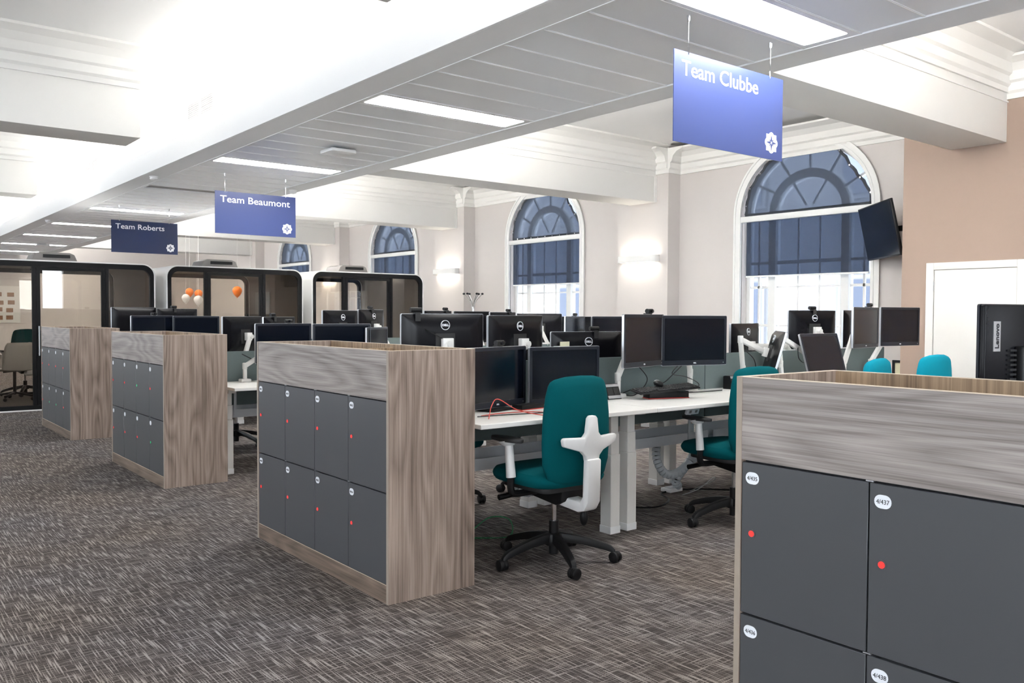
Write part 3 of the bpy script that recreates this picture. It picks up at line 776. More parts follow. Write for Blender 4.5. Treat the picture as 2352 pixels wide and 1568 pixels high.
def mat_of(loc, rot): 
    from mathutils import Euler
    return Matrix.Translation(loc) @ Euler(rot).to_matrix().to_4x4()
def arm(o, Mx, pts, head=None, thick=.034):
    """white arm as a part of monitor o; pts in world space: desk base, then joints up to the screen mount"""
    I = Mx.inverted()
    t = thing('monitor_arm', None, None, parent=o); t['label'] = 'white jointed monitor arm'
    t.matrix_local = I
    loc = [Vector(p) for p in pts]; b = loc[0]
    MB().box(b.x-.045, b.x+.045, b.y-.04, b.y+.04, b.z, b.z+.028).build('base', M_ARM, t, bevel=.008)
    for i in range(len(loc)-1):
        nm = ('post', 'lower_arm', 'upper_arm', 'tip')[min(i, 3)]
        MB().bar(loc[i], loc[i+1], thick if i else .032, thick*1.15 if i else .032).build(nm, M_ARM, t, bevel=.008)
        if i: MB().cyl(loc[i]+Vector((0, 0, -.028)), loc[i]+Vector((0, 0, .028)), .021, n=12).build('joint', M_ARM, t, bevel=.004)
    if head is not None:
        q = loc[-1]; h = Vector(head).normalized()
        MB().bar(q, q+h*.035, .072, .072).build('head_plate', M_ARM, t, bevel=.004)
        MB().cyl(q-h*.03, q+h*.01, .02, n=12).build('swivel', M_ARM, t)
    return t
def mon(x, y, ztop, yaw, back, proto, label, cam_=None, armx=None, tilt=0., zd=.785, stand=False, armpts=None, twist=0.):
    rz = R(yaw)+(PI if back else 0)
    zc = ztop-MH/2
    loc, rot = (x, y, zc), (R(tilt), 0, rz)
    o = inst(proto, loc, rot, label, 'desk monitors')
    Mx = mat_of(loc, rot)
    if cam_ is not None:
        c = Mx @ Vector((cam_, 0, MH/2+.001))
        inst(WEB, tuple(c), (0, 0, rz), 'webcam on the '+label.replace('black ', '', 1), 'webcams')
    if armx is not None:
        n = (Mx.to_3x3() @ Vector((0, 1, 0))).normalized()
        tip = Mx @ Vector((0, .085, -.01))
        by = y + (.13 if not back else -.13)
        base = Vector((x+armx, by, zd)); pst = base+Vector((0, 0, .14))
        arm(o, Mx, [base, pst, tip], head=-n)
    if armpts: arm(o, Mx, [Vector(p) for p in armpts] + [Mx @ Vector((0, .085, -.01))], head=-(Mx.to_3x3() @ Vector((0, 1, 0))))
    if stand:
        bb = Mx @ Vector((0, .05, -.02))
        t = thing('monitor_stand', None, None, parent=o); t.matrix_local = Mx.inverted() @ mat_of((bb.x, bb.y, zd), (0, 0, rz))
        MB().prism(rrect(-.11, .11, -.11, .07, .02, 4), 'z', 0.0005, .012).build('foot', M_BLACK, t, bevel=.003)
        MB().box(-.03, .03, .0, .028, .012, bb.z-zd).build('neck', M_BLACK, t, bevel=.004)
    return o
# row behind the second cabinet, camera side (screens towards us)
mon(3.020, 3.95, 1.150, 15.0, False, DELL, 'black monitor just right of the second cabinet, red cable before it', cam_=.03, stand=True)
mon(3.545, 3.95, 1.142, -2.5, False, PLAIN, 'black monitor behind the backrest of the nearest teal chair', stand=True)
mon(4.245, 3.95, 1.342, 15.0, False, DELL, 'black raised monitor with grey reflection, left of the pair above the keyboard', cam_=.09, armx=-.10)
mon(4.764, 3.95, 1.335, -13.5, False, DELL, 'black raised monitor with dark screen, right of the pair above the keyboard', armx=.12)
mon(6.377, 3.95, 1.195, .5, False, PLAIN, 'black monitor leaning back, just above the nearest cabinet', tilt=-16, armpts=[(6.05, 4.10, .785), (6.02, 4.10, .95), (5.96, 4.08, 1.18)])
mon(7.027, 3.95, 1.413, 8.0, False, DELL, 'black monitor turned away, left of the pair before the taupe wall', cam_=.1, armx=-.1)
mon(7.616, 3.95, 1.418, -8.0, False, DELL, 'black monitor facing us, right of the pair before the taupe wall', armx=-.25)
mon(5.72, 3.95, 1.2225, 42, False, DELL, 'black monitor seen edge-on, leaning, on a bent white arm', tilt=15, armpts=[(5.50, 4.08, .785), (5.475, 4.06, .93), (5.36, 4.0, 1.16)])
# same row, far side (backs towards us)
mon(2.966, 4.42, 1.339, -9.0, True, DELL, 'black monitor with ring logo on its back, first right of the second cabinet', cam_=.18, armx=-.22)
mon(3.541, 4.42, 1.330, 11.5, True, DELL, 'black monitor with ring logo on its back, second from the second cabinet', armx=-.20)
mon(4.175, 4.42, 1.219, -16.0, True, DELL, 'black low monitor with ring logo on its back, above the teal chair', cam_=-.06, armx=-.1)
mon(4.755, 4.42, 1.204, 2.0, True, DELL, 'black monitor back hidden behind the raised pair of monitors', armx=.2)
mon(5.42, 4.42, 1.273, 2, True, DELL, 'black monitor back just peeping out right of the raised pair', armx=.1)
mon(5.974, 4.42, 1.272, 13.5, True, DELL, 'black monitor back with ring logo, before the nearest window', armpts=[(6.60, 4.33, .785), (6.58, 4.33, .95), (6.42, 4.32, 1.08)])
mon(6.961, 4.42, 1.386, -13.5, True, DELL, 'black tall monitor back with webcam, before the nearest window', cam_=.0, armx=.30)
mon(7.665, 4.42, 1.391, 9.5, True, DELL, 'black monitor back half hidden by the turned-away monitor', armx=.1)
# row behind the third cabinet
mon(3.169, 7.25, 1.247, 6.5, False, PLAIN, 'black monitor above the left half of the second cabinet', cam_=.05, armx=-.30, zd=.735)
mon(3.741, 7.25, 1.242, -9.0, False, PLAIN, 'black monitor above the middle of the second cabinet', armx=.1, zd=.735)
mon(4.151, 7.33, 1.207, 39.5, False, PLAIN, 'black monitor with blue sheen above the second cabinet', armx=.1, zd=.735)
mon(4.78, 7.25, 1.207, 0, False, PLAIN, 'black monitor hidden behind the first ring-logo monitor', armx=.1, zd=.735)
mon(3.011, 7.8, 1.306, 30.5, True, PLAIN, 'black monitor back right of the third cabinet, white mount showing', armx=-.05, zd=.735)
mon(3.521, 8.15, 1.301, 34.0, True, PLAIN, 'black monitor back with webcam before the middle pod', cam_=.12, armx=.28, zd=.735)
mon(4.008, 7.8, 1.369, 25.0, True, DELL, 'black monitor back before the right pod, left of two', armx=-.1, zd=.735)
mon(4.494, 8.05, 1.381, 33.0, True, DELL, 'black monitor back before the right pod, right of two', cam_=.02, armx=.22, zd=.735)
mon(5.17, 7.8, 1.372, 24.5, True, PLAIN, 'black monitor back before the lit wall, first left of the coat stand', cam_=-.15, armx=.1, zd=.735)
mon(5.624, 7.8, 1.369, 7.5, True, PLAIN, 'black monitor back below the coat stand', armx=.1, zd=.735)
mon(6.056, 7.8, 1.362, 20.5, True, PLAIN, 'black monitor back with webcam just right of the coat stand', cam_=-.12, armx=.1, zd=.735)
mon(6.730, 7.95, 1.350, -29.5, True, PLAIN, 'black wide monitor back below the second window', armx=.1, zd=.735)
mon(7.449, 8.05, 1.314, 1.0, True, PLAIN, 'black monitor back just right of the second window panes', armx=.1, zd=.735)
mon(6.66, 7.25, 1.318, 24.0, False, PLAIN, 'black monitor with pale sheen right of the second window', cam_=.02, armx=.1, zd=.735)
mon(7.18, 7.25, 1.318, 4.0, False, PLAIN, 'black monitor with blue-grey sheen left of the raised pair', armx=.1, zd=.735)
# row behind the farthest cabinet
mon(2.949, 10.4, 1.303, 19.0, False, PLAIN, 'black monitor with navy sheen above the third cabinet', cam_=.02, armx=-.30, zd=.735)
mon(3.453, 10.4, 1.299, 2.0, False, PLAIN, 'black monitor right of the navy-sheen monitor above the third cabinet', armx=.1, zd=.735)
mon(2.896, 10.95, 1.400, 12.5, True, PLAIN, 'black monitor back before the left pod, left of two', armx=.1, zd=.735)
mon(3.404, 10.95, 1.388, 16.5, True, PLAIN, 'black monitor back before the left pod, right of two', cam_=.05, armx=.1, zd=.735)

# all-in-one computer behind the nearest cabinet
t = thing('computer', 'large black all-in-one computer seen from behind at the right edge', 'computer', (2.985, 1.075, .760), (0, 0, R(-14)))
MB().prism(rrect(-.30, .30, .16, .615, .006, 3), 'y', -.015, .005).build('panel_back', M_SHELL, t, bevel=.003)
MB().ring(rrect(-.302, .302, .158, .617, .007, 3), rrect(-.29, .29, .17, .605, .006, 3), 'y', .004, .012).build('bezel', M_BEZEL, t)
MB().box(-.17, .17, -.045, -.014, .16, .49).build('housing', M_BLACK, t, bevel=.008)
for k in range(22): MB().box(-.20, -.172, -.025, -.014, .17+k*.0145, .176+k*.0145).build('vent_rib', M_BLACKM, t)
MB().box(-.265, -.235, -.017, -.0148, .475, .565).build('brand_plate', M_SILVER, t)
text('Lenovo', .022, M_INK, t, (-.243, -.0175, .483), (PI/2, -PI/2, 0), bold=.0006, width=.074)
MB().box(-.04, .04, -.05, -.02, .037, .2).build('stand_neck', M_BLACK, t, bevel=.004)
MB().prism(rrect(-.13, .13, -.10, .10, .02, 4), 'z', .0255, .037).build('stand_foot', M_BLACK, t, bevel=.002)

# ------------------------------------------------------------------ desk clutter
def power_module(x, y, z, rz, label):
    t = thing('power_module', label, 'power module', (x, y, z), (0, 0, rz), group='desk power modules')
    MB().prism([(-.05, 0), (.05, 0), (.05, .095), (.035, .10), (-.01, .10)], 'x', 0, .125).build('body', M_BLACK, t, bevel=.004)
    sl = MB()
    a = math.atan2(.10, .04)
    u = Vector((0, math.cos(a), math.sin(a))); nn = Vector((0, -math.sin(a), math.cos(a)))
    def face(x0, x1, t0, t1, h, name, mat):
        b0 = Vector((0, -.05, 0))
        q = [b0+u*t_+nn*h_ for t_ in (t0, t1) for h_ in (.0005, h)]
        m_ = MB(); m_.add([(x_, p.y, p.z) for x_ in (x0, x1) for p in q], [(0, 1, 3, 2), (4, 6, 7, 5), (0, 4, 5, 1), (2, 3, 7, 6), (0, 2, 6, 4), (1, 5, 7, 3)])
        m_.build(name, mat, t)
    face(.004, .121, .006, .026, .003, 'silver_strip', M_SILVER); face(.004, .121, .086, .104, .003, 'silver_strip', M_SILVER)
    for x0 in (.008, .066):
        face(x0, x0+.050, .031, .081, .002, 'socket', M_BLACKM)
    return t
power_module(3.985, 4.055, .785, 0, 'black double power socket standing on the desk beside the teal chair')
power_module(5.30, 4.06, .785, 0, 'black power socket on the desk just left of the nearest cabinet')
t = thing('keyboard', 'black keyboard propped up on the desk below the raised monitors', 'keyboard', (4.37, 3.86, .853), (R(6), R(-4), R(-18)))
MB().box(-.225, .225, -.075, .075, -.012, .0).build('body', M_BLACK, t, bevel=.004)
km = MB().box(-.0085, .0085, -.0085, .0085, 0, .007).mesh('key', .002, 1)
for r_ in range(6):
    for c in range(20):
        if r_ == 0 and 4 <= c <= 9: continue
        link('key', km, M_BLACKM, t, loc=(-.208+c*.0219, -.058+r_*.0225, .0005))
MB().box(-.09, .03, -.058-.0085, -.058+.0085, .0005, .0075).build('space_bar', M_BLACKM, t, bevel=.002, seg=1)
t = thing('docking_station', 'black and red docking station under the keyboard', 'dock', (4.40, 3.88, .785), (0, 0, R(-18)))
MB().box(-.15, .15, -.045, .045, .0035, .046).build('body', M_BLACK, t, bevel=.004)
MB().box(-.152, .152, -.047, .047, .0, .0045).build('red_base', M_REDC, t)
t = thing('docking_station', 'black and red docking station under the monitor right of the second cabinet', 'dock', (3.22, 3.90, .785), (0, 0, R(10)))
MB().box(-.10, .10, -.04, .04, .0035, .03).build('body', M_BLACK, t, bevel=.004)
MB().box(-.102, .102, -.042, .042, .0, .0045).build('red_base', M_REDC, t)
t = thing('mouse', 'black and silver computer mouse resting on the keyboard', 'mouse', (4.36, 3.915, .869), (R(8), R(-4), R(60)))
MB().ball((0, 0, .012), .056, .031, .020).build('body', M_BLACK, t, smooth=True)
MB().ball((.026, 0, .0175), .027, .024, .0155).build('silver_cap', M_SILVER, t, smooth=True)
def spline(pts, n=8):
    P = [Vector(p) for p in pts]; P = [P[0]*2-P[1]] + P + [P[-1]*2-P[-2]]; out = []
    for i in range(1, len(P)-2):
        for k in range(n):
            t = k/n; a, b, c, d = P[i-1], P[i], P[i+1], P[i+2]
            out.append(.5*((2*b)+(-a+c)*t+(2*a-5*b+4*c-d)*t*t+(-a+3*b-3*c+d)*t**3))
    out.append(P[-2]); return out
def cable(pts, r, mat, label, name='cable', group=None):
    return tag(MB().tube(spline(pts), r, 6).build(name, mat, smooth=True), label, 'cable', group)
D = .787
cable([(2.72, 3.62, D+.002), (2.80, 3.70, D+.06), (2.86, 3.72, D+.09), (2.95, 3.66, D+.03), (3.06, 3.56, D+.003), (3.16, 3.62, D+.003), (3.10, 3.74, D+.004), (2.92, 3.78, D+.003), (2.76, 3.74, D+.004)], .0026, M_REDC, 'red cable looped on the desk right of the second cabinet')
cable([(2.72, 3.72, D+.004), (2.92, 3.70, D+.004), (3.14, 3.66, D+.004), (3.30, 3.70, D+.006)], .0035, M_BLACK, 'black cable lying under the red cable on the desk')
cable([(4.25, 4.02, 1.02), (4.40, 4.05, .90), (4.30, 4.06, .80), (4.20, 4.08, .80), (4.17, 4.09, .80), (4.28, 4.05, .84), (4.42, 4.02, .83)], .0035, M_BLACK, 'black cable drooping behind the left raised monitor')
cable([(4.76, 4.03, 1.0), (4.66, 4.05, .92), (4.60, 4.07, .87), (4.50, 4.05, .86), (4.44, 4.02, .86)], .0035, M_BLACK, 'black cable running down from the right raised monitor to the mouse')
cable([(4.70, 4.02, 1.0), (4.62, 4.02, .93), (4.80, 4.05, .90), (4.98, 4.08, .84), (4.90, 4.05, .79), (4.78, 4.02, .79), (4.95, 4.0, .79), (5.15, 4.0, .79)], .003, M_BLACK, 'black cable looping down right of the raised monitors')
cable([(6.18, 4.05, 1.10), (6.12, 4.0, 1.0), (6.20, 4.0, .96), (6.26, 4.02, 1.02), (6.20, 4.04, 1.08)], .004, M_BLACK, 'black cable coil hanging from the bent arm near the window')
cable([(5.45, 4.03, 1.08), (5.56, 4.02, 1.0), (5.60, 4.03, .88), (5.62, 4.05, .80)], .004, M_BLACK, 'black cable hanging from the bent arm of the edge-on monitor')
cable([(2.79, 4.49, 1.29), (2.86, 4.36, 1.22), (2.94, 4.36, 1.18), (2.99, 4.34, 1.13)], .003, M_BLACK, 'black webcam cable across the first ring-logo monitor')
cable([(3.0, 4.15, .004), (3.2, 4.05, .004), (3.32, 4.2, .06), (3.28, 4.35, .05), (3.1, 4.3, .004), (2.9, 4.2, .004)], .004, M_GREENC, 'green cable looped on the floor behind the second cabinet')
cable([(4.3, 4.2, .005), (4.5, 4.05, .005), (4.75, 4.15, .005), (4.9, 4.35, .005), (5.2, 4.3, .005), (5.4, 4.1, .005)], .006, M_BLACK, 'black cable lying on the carpet under the desks')
cable([(4.95, 4.2, .005), (5.02, 4.1, .06), (5.12, 4.05, .14), (5.18, 4.1, .1), (5.1, 4.25, .01)], .003, M_GREYC, 'thin white cable looping above the carpet under the desks')
cable([(2.85, 7.40, .98), (2.95, 7.38, .92), (3.0, 7.40, .85)], .004, M_BLACK, 'black cable on the arm right of the third cabinet')
# cable spines (flexible umbilicals made of clear segments)
def spine(pts, label):
    t = thing('cable_spine', label, 'cable spine', tuple(pts[0]), group='clear cable spines')
    P = spline([Vector(p)-Vector(pts[0]) for p in pts], 5)
    for i in range(len(P)-1):
        d = P[i+1]-P[i]
        MB().cyl(P[i]+d*.04, P[i]+d*.90, .030, .034, n=10).build('segment', M_SPINE, t, smooth=True)
    MB().tube(P, .012, 6).build('inner_cables', M_BLACK, t)
    return t
spine([(5.05, 4.32, .04), (5.0, 4.30, .10), (5.16, 4.30, .22), (5.38, 4.28, .33), (5.5, 4.26, .40)], 'clear cable spine sloping up from the carpet to the tray')
spine([(4.78, 4.30, .42), (4.76, 4.28, .28), (4.82, 4.24, .17), (4.96, 4.20, .20), (5.08, 4.16, .36), (5.1, 4.14, .42)], 'clear cable spine sagging in a loop below the cable tray')
spine([(5.72, 4.02, .76), (5.72, 4.02, .6), (5.73, 4.02, .45), (5.74, 4.03, .3)], 'clear cable spine hanging straight beside the second chair')
spine([(3.62, 4.28, .42), (3.58, 4.22, .27), (3.45, 4.18, .22), (3.32, 4.2, .3), (3.3, 4.22, .42)], 'clear cable spine behind the nearest teal chair')
t = thing('floor_box', 'white floor socket box where the sloping cable spine lands', 'socket', (5.02, 4.36, .0))
MB().box(-.07, .07, -.05, .05, .001, .03).build('body', M_WHITE, t, bevel=.006)
MB().box(-.05, .05, -.03, .03, .03, .036).build('lid', M_TRAY, t, bevel=.002, seg=1)
t = thing('socket_outlet', 'grey double socket fixed under the desk edge above the cable tray', 'socket', (4.30, 3.62, .700), (R(20), 0, 0))
MB().box(0, .12, 0, .018, 0, .045).build('body', M_TRAY, t, bevel=.003)
for x0 in (.022, .078): MB().box(x0, x0+.022, -.001, .001, .012, .03).build('socket', M_UNIT, t)
t = thing('note_holder', 'stack of pale paper notes on the desk behind the second ring-logo monitor', 'notes', (3.93, 4.40, .785), (0, 0, R(10)))
MB().box(-.06, .06, -.02, .03, 0, .34).build('stand', M_SPINE, t, bevel=.003)
MB().box(-.05, .05, -.024, -.0205, .27, .37).build('note', M_NOTE, t)

# ------------------------------------------------------------------ office chairs
def cushion(outline, y0, thick, bulge, dome=0.):
    """padded slab in the xz plane from an outline: front and back faces bulge"""
    mb = MB(); n = len(outline); cx = sum(p[0] for p in outline)/n; cz = sum(p[1] for p in outline)/n
    rows = []
    for s_, (k, dy) in enumerate(((1.0, 0), (.985, .35), (.94, .75), (.80, 1.0), (.45, 1.12), (.0, 1.15))):
        rows.append((k, dy))
    vs = []; fs = []
    seq = [(k, -dy) for k, dy in rows[::-1]] + [(k, dy) for k, dy in rows[1:]]
    for k, dy in seq:
        for x, z in outline:
            px, pz = cx+(x-cx)*k, cz+(z-cz)*k
            vs.append((px, y0+dy*thick/2+bulge*(px-cx)**2+dome*(pz-cz)**2, pz))
    m = len(seq)
    fs = [(q*n+i, q*n+(i+1) % n, (q+1)*n+(i+1) % n, (q+1)*n+i) for q in range(m-1) for i in range(n)]
    mb.add(vs, fs); return mb
def make_chair(fab, fabname):
    """faces local +Y; origin on the floor under the column"""
    t = thing('office_chair', fabname, 'chair')
    # backrest (seen from behind)
    ol = []
    prof = [(-.205, .50), (-.225, .56), (-.232, .68), (-.226, .82), (-.212, .92), (-.196, .975)]
    lo = [(-.16, .468), (-.10, .458), (0, .455)]
    tops = [(-.165, 1.005), (-.10, 1.018), (0, 1.022)]
    half = [(0, .455), (-.10, .458), (-.16, .468), (-.195, .488)] + prof[1:] + [(-.184, .994), (-.165, 1.005), (-.10, 1.018), (0, 1.022)]
    ol = half + [(-x, z) for x, z in half[-2:0:-1]]
    cushion(ol, -.205, .062, .65, .10).build('backrest', fab, t, smooth=True)
    # seat
    so = []
    for i in range(40):
        a = 2*PI*i/40; c, s_ = math.cos(a), math.sin(a)
        so.append((.25*math.copysign(abs(c)**.45, c), (.275 if s_ > 0 else .235)*math.copysign(abs(s_)**.45, s_)+.035))
    sm = cushion(so, .0, .085, 0).v
    me = MB(); b_ = cushion(so, 0, .085, 0); me.add([(x, z, .475+y) for x, y, z in b_.v], b_.f)
    me.build('seat', fab, t, smooth=True)
    MB().prism(rrect(-.20, .20, -.16, .22, .05, 4), 'z', .412, .44).build('seat_pan', M_BLACKM, t, bevel=.006)
    MB().prism([(-.10, .335), (.14, .36), (.16, .415), (-.16, .415), (-.15, .36)], 'x', -.085, .085).build('mechanism', M_BLACK, t, bevel=.01)
    # white L-shaped spine and star support
    lprof = [(-.02, .335), (-.235, .315), (-.285, .33), (-.312, .375), (-.318, .60), (-.275, .60), (-.268, .40), (-.25, .372), (-.02, .385)]
    MB().prism(lprof, 'x', -.047, .047).build('spine', M_WHITE, t, bevel=.012)
    star = [(-.042, .585), (-.048, .615), (-.075, .640), (-.18, .672), (-.187, .705), (-.178, .716), (-.06, .712), (-.040, .735), (-.030, .808), (-.018, .822), (.018, .822),
            (.030, .808), (.040, .735), (.06, .712), (.178, .716), (.187, .705), (.18, .672), (.075, .640), (.048, .615), (.042, .585)]
    mb = MB(); mb.prism(star, 'y', -.02, .012)
    mb.v = [(x, -.285+y+.55*x*x, z) for x, y, z in mb.v]
    mb.build('back_support', M_WHITE, t, bevel=.008)
    # arms
    for s_ in (-1, 1):
        ap = thing('armrest', None, None, parent=t)
        MB().tube(spline([(s_*.10, .03, .395), (s_*.24, .03, .395), (s_*.275, .03, .42), (s_*.275, .03, .50)], 5), .019, 8).build('bracket', M_BLACK, ap, smooth=True)
        MB().cyl((s_*.275, .03, .485), (s_*.278, .045, .655), .026, .022, n=14).build('post', M_WHITE, ap, smooth=True)
        MB().cyl((s_*.278, .045, .65), (s_*.278, .05, .675), .028, .055, n=14).build('collar', M_WHITE, ap, smooth=True)
        MB().prism([(s_*.278+.048*math.cos(a*PI/12), .06+.125*math.sin(a*PI/12)) for a in range(24)], 'z', .674, .694).build('arm_pad', M_BLACKM, ap, bevel=.006)
    MB().cyl((-.07, .12, .375), (-.27, .14, .36), .012, .016, n=10).build('lever', M_BLACK, t, smooth=True)
    MB().tube(spline([(.10, -.02, .37), (.17, -.05, .33), (.175, -.05, .27)], 5), .005, 6).ball((.175, -.05, .225), .024, .024, .048).build('lumbar_pump', M_BLACK, t, smooth=True)
    MB().cyl((0, 0, .19), (0, 0, .36), .0145, n=14).build('gas_column', M_CHROME, t, smooth=True)
    MB().cyl((0, 0, .045), (0, 0, .225), .027, n=14).build('column_sleeve', M_BLACK, t, smooth=True)
    MB().lathe([(.05, .095), (.055, .12), (.045, .155), (.03, .16)], 16).build('hub', M_BLACK, t, smooth=True)
    for k in range(5):
        a = R(31+72*k); c, s_ = math.cos(a), math.sin(a)
        P = lambda r_, z: (r_*c, r_*s_, z)
        pts = spline([P(.03, .135), P(.16, .118), P(.29, .082), P(.325, .062), P(.335, .05)], 4)
        lg = MB(); vs = []; nseg = len(pts)
        for i, p in enumerate(pts):
            f_ = i/(nseg-1); wd = .052*(1-f_)+.028*f_; hh = .05*(1-f_)+.022*f_
            tx, ty = -s_, c
            vs += [(p.x+tx*wd/2*u_, p.y+ty*wd/2*u_, p.z+hh/2*v_) for u_, v_ in ((-1, -.9), (1, -.9), (.75, 1), (-.75, 1))]
        fs = [(i*4+j, i*4+(j+1) % 4, i*4+4+(j+1) % 4, i*4+4+j) for i in range(nseg-1) for j in range(4)]+[(3, 2, 1, 0), tuple(range(4*nseg-4, 4*nseg))]
        lo_ = lg.add(vs, fs).build('leg', M_BLACK, t, bevel=.005)
        cs = MB()
        b2 = a+R(25*(k-2))
        ax = Vector((math.cos(b2), math.sin(b2), 0)); cc = Vector(P(.333, .0305))
        cs.cyl(cc-ax*.024, cc-ax*.004, .030, n=14).cyl(cc+ax*.004, cc+ax*.024, .030, n=14)
        cs.cyl(cc-ax*.022+Vector((0, 0, .004)), cc+ax*.022+Vector((0, 0, .004)), .0265, n=12)
        cs.build('caster', M_BLACK, lo_, bevel=.004)
    return t
def dup3(root, loc, rot, label, scale=1.0):
    r = dup(root, loc, rot, label); r.scale = (scale,)*3; return r
TEAL = make_chair(M_TEAL, 'teal office chair with white star-shaped back support, nearest the camera')
TEAL['group'] = 'teal office chairs'
dup3(TEAL, (4.60, 3.47, 0), (0, 0, R(-6)), 'teal office chair cut off by the left edge of the nearest cabinet')
dup3(TEAL, (3.30, 4.98, 0), (0, 0, R(172)), 'teal chair on the far side, black base showing left of the nearest chair')
dup3(TEAL, (4.25, 4.95, 0), (0, 0, R(190)), 'teal chair on the far side, black base behind the paired desk legs')
dup3(TEAL, (3.23, 8.55, 0), (0, 0, R(186)), 'teal office chair, only its black base showing between the second and third cabinets')
dup3(TEAL, (2.38, 15.02, .062), (0, 0, R(4)), 'teal office chair with a white star back inside the left pod')
TEAL.location = (3.075, 3.50, 0); TEAL.rotation_euler = (0, 0, 0)
TEAL_LIT = make_chair(M_TEAL_LIT, 'teal chair back, window light in its colour, right of two above the nearest cabinet')
TEAL_LIT['group'] = 'teal office chairs coloured as window-lit'
dup3(TEAL_LIT, (5.60, 3.25, 0), (0, 0, R(9)), 'teal chair back, window light in its colour, left of two above the nearest cabinet', 1.03)
TEAL_LIT.location = (6.45, 3.25, 0); TEAL_LIT.rotation_euler = (0, 0, R(-2)); TEAL_LIT.scale = (1.035,)*3

# ------------------------------------------------------------------ meeting pods
PY0, PY1, PZ = 13.16, 15.5, 2.045
def pod(x0, label, n):
    W = 2.16
    t = thing('meeting_pod', label, 'meeting pod', (x0, PY0, 0), group='meeting pods')
    D_ = PY1-PY0; O = rrect(0, W, 0, PZ, .17, 8)
    I1 = rrect(.018, W-.018, .018, PZ-.018, .155, 8)
    MB().ring(O, I1, 'y', 0, D_).build('shell', M_PODW, t, smooth=True)
    I2 = rrect(.085, W-.085, .085, PZ-.085, .10, 8)
    I3 = rrect(.045, W-.045, .05, PZ-.045, .13, 8)
    MB().ring(I1, rrect(.026, W-.026, .026, PZ-.026, .15, 8), 'y', .12, D_-.12).build('lining', M_PODG, t, smooth=True)
    for y, nm in ((.004, 'front_frame'), (D_-.064, 'rear_frame')):
        MB().ring(I1, rrect(.075, W-.075, .075, PZ-.09, .11, 8), 'y', y, y+.06).build(nm, M_PODB, t, smooth=True)
    for x in (.585, 1.505):
        MB().box(x-.022, x+.022, .006, .058, .075, PZ-.089).build('mullion', M_PODB, t)
    MB().box(.075, .563, .028, .036, .075, PZ-.09).build('pane', M_PODGL, t)
    MB().box(1.527, W-.075, .028, .036, .075, PZ-.09).build('pane', M_PODGL, t)
    dr = thing('door', None, None, parent=t)
    MB().ring(rrect(.612, 1.478, .078, PZ-.095, .01, 2), rrect(.660, 1.430, .125, PZ-.135, .01, 2), 'y', .010, .05).build('door_frame', M_PODB, dr)
    MB().box(.658, 1.432, .027, .035, .124, PZ-.134).build('door_pane', M_PODGL, dr)
    MB().cyl((.636, -.03, .75), (.636, -.03, 1.15), .009, n=8).cyl((.636, -.03, .78), (.636, .012, .78), .006, n=6).cyl((.636, -.03, 1.12), (.636, .012, 1.12), .006, n=6).build('handle', M_SILVER, dr)
    for z in (.3, 1.72): MB().box(1.470, 1.500, -.004, .012, z-.06, z+.06).build('hinge', M_PODB, dr)
    MB().box(.075, W-.075, D_-.04, D_-.032, .075, PZ-.09).build('rear_pane', M_PODGL, t)
    MB().box(.02, W-.02, .07, D_-.07, .02, .06).build('pod_floor', M_PODG, t)
    u = thing('roof_unit', None, None, parent=t)
    MB().prism([(.60, PZ+.001), (1.18, PZ+.001), (1.14, PZ+.10), (1.08, PZ+.125), (.70, PZ+.125), (.64, PZ+.10)], 'y', .25, .75).build('housing', M_UNIT, u, bevel=.012)
    MB().box(.74, 1.08, .235, .252, PZ+.05, PZ+.095).build('grille', M_BLACK, u)
    return t
pod(1.62, 'left white-shelled glass meeting pod, cut off by the left edge', 0)
pod(3.935, 'middle white-shelled glass meeting pod', 1)
pod(6.25, 'right white-shelled glass meeting pod', 2)
# shell chair and table inside the left pod
t = thing('shell_chair', 'pale grey plastic shell chair on a black wheeled base inside the left pod', 'chair', (2.13, 14.30, .062), (0, 0, R(12)))
mb = MB(); g = []
for i in range(15):
    v = i/14
    for j in range(15):
        q = -1+2*j/14
        if v < .45: yy = .22-.44*v/.45; zz = .44-.03*math.sin(PI*v/.45)+.02*q*q
        else:
            k = (v-.45)/.55; yy = -.22-.10*k-.02*math.sin(PI*k); zz = .44+.06*k**.5*(1-k)+.40*k
        wv = .235*(1-.12*max(0, v-.8)/.2) if v > .45 else .235
        g.append((wv*q*(1-.10*(1 if v < .08 or v > .94 else 0)*q*q), yy+.05*q*q*(1 if v > .45 else .3), zz))
mb.add(g, [(i*15+j, i*15+j+1, (i+1)*15+j+1, (i+1)*15+j) for i in range(14) for j in range(14)])
o = mb.build('shell', M_GREYSH, t, smooth=True); sd = o.modifiers.new('thick', 'SOLIDIFY'); sd.thickness = .014
MB().cyl((0, 0, .08), (0, 0, .42), .022, n=12).build('column', M_BLACK, t)
for k in range(5):
    a = R(72*k+10)
    lg = MB().bar((0, 0, .11), (.30*math.cos(a), .30*math.sin(a), .07), .035, .03).build('leg', M_BLACK, t, bevel=.006)
    MB().ball((.30*math.cos(a), .30*math.sin(a), .029), .028).build('caster', M_BLACK, lg, smooth=True)
t = thing('meeting_table', 'small wood-topped table inside the left pod', 'table', (3.05, 14.55, .062))
MB().prism(rrect(-.42, .42, -.35, .35, .06, 5), 'z', .69, .715).build('table_top', M_DESK, t, bevel=.003)
MB().cyl((0, 0, .012), (0, 0, .69), .035, n=14).build('column', M_BLACK, t)
MB().lathe([(.24, 0), (.24, .01), (.05, .025)], 20).build('base', M_BLACK, t)

# ------------------------------------------------------------------ television, picture, coat stands, balloons, noticeboard
TVc = Vector((9.75, 5.33, 2.34))
t = thing('television', 'black wall television tilted down beside the nearest window', 'television', tuple(TVc), (R(12), 0, R(-132.4)))
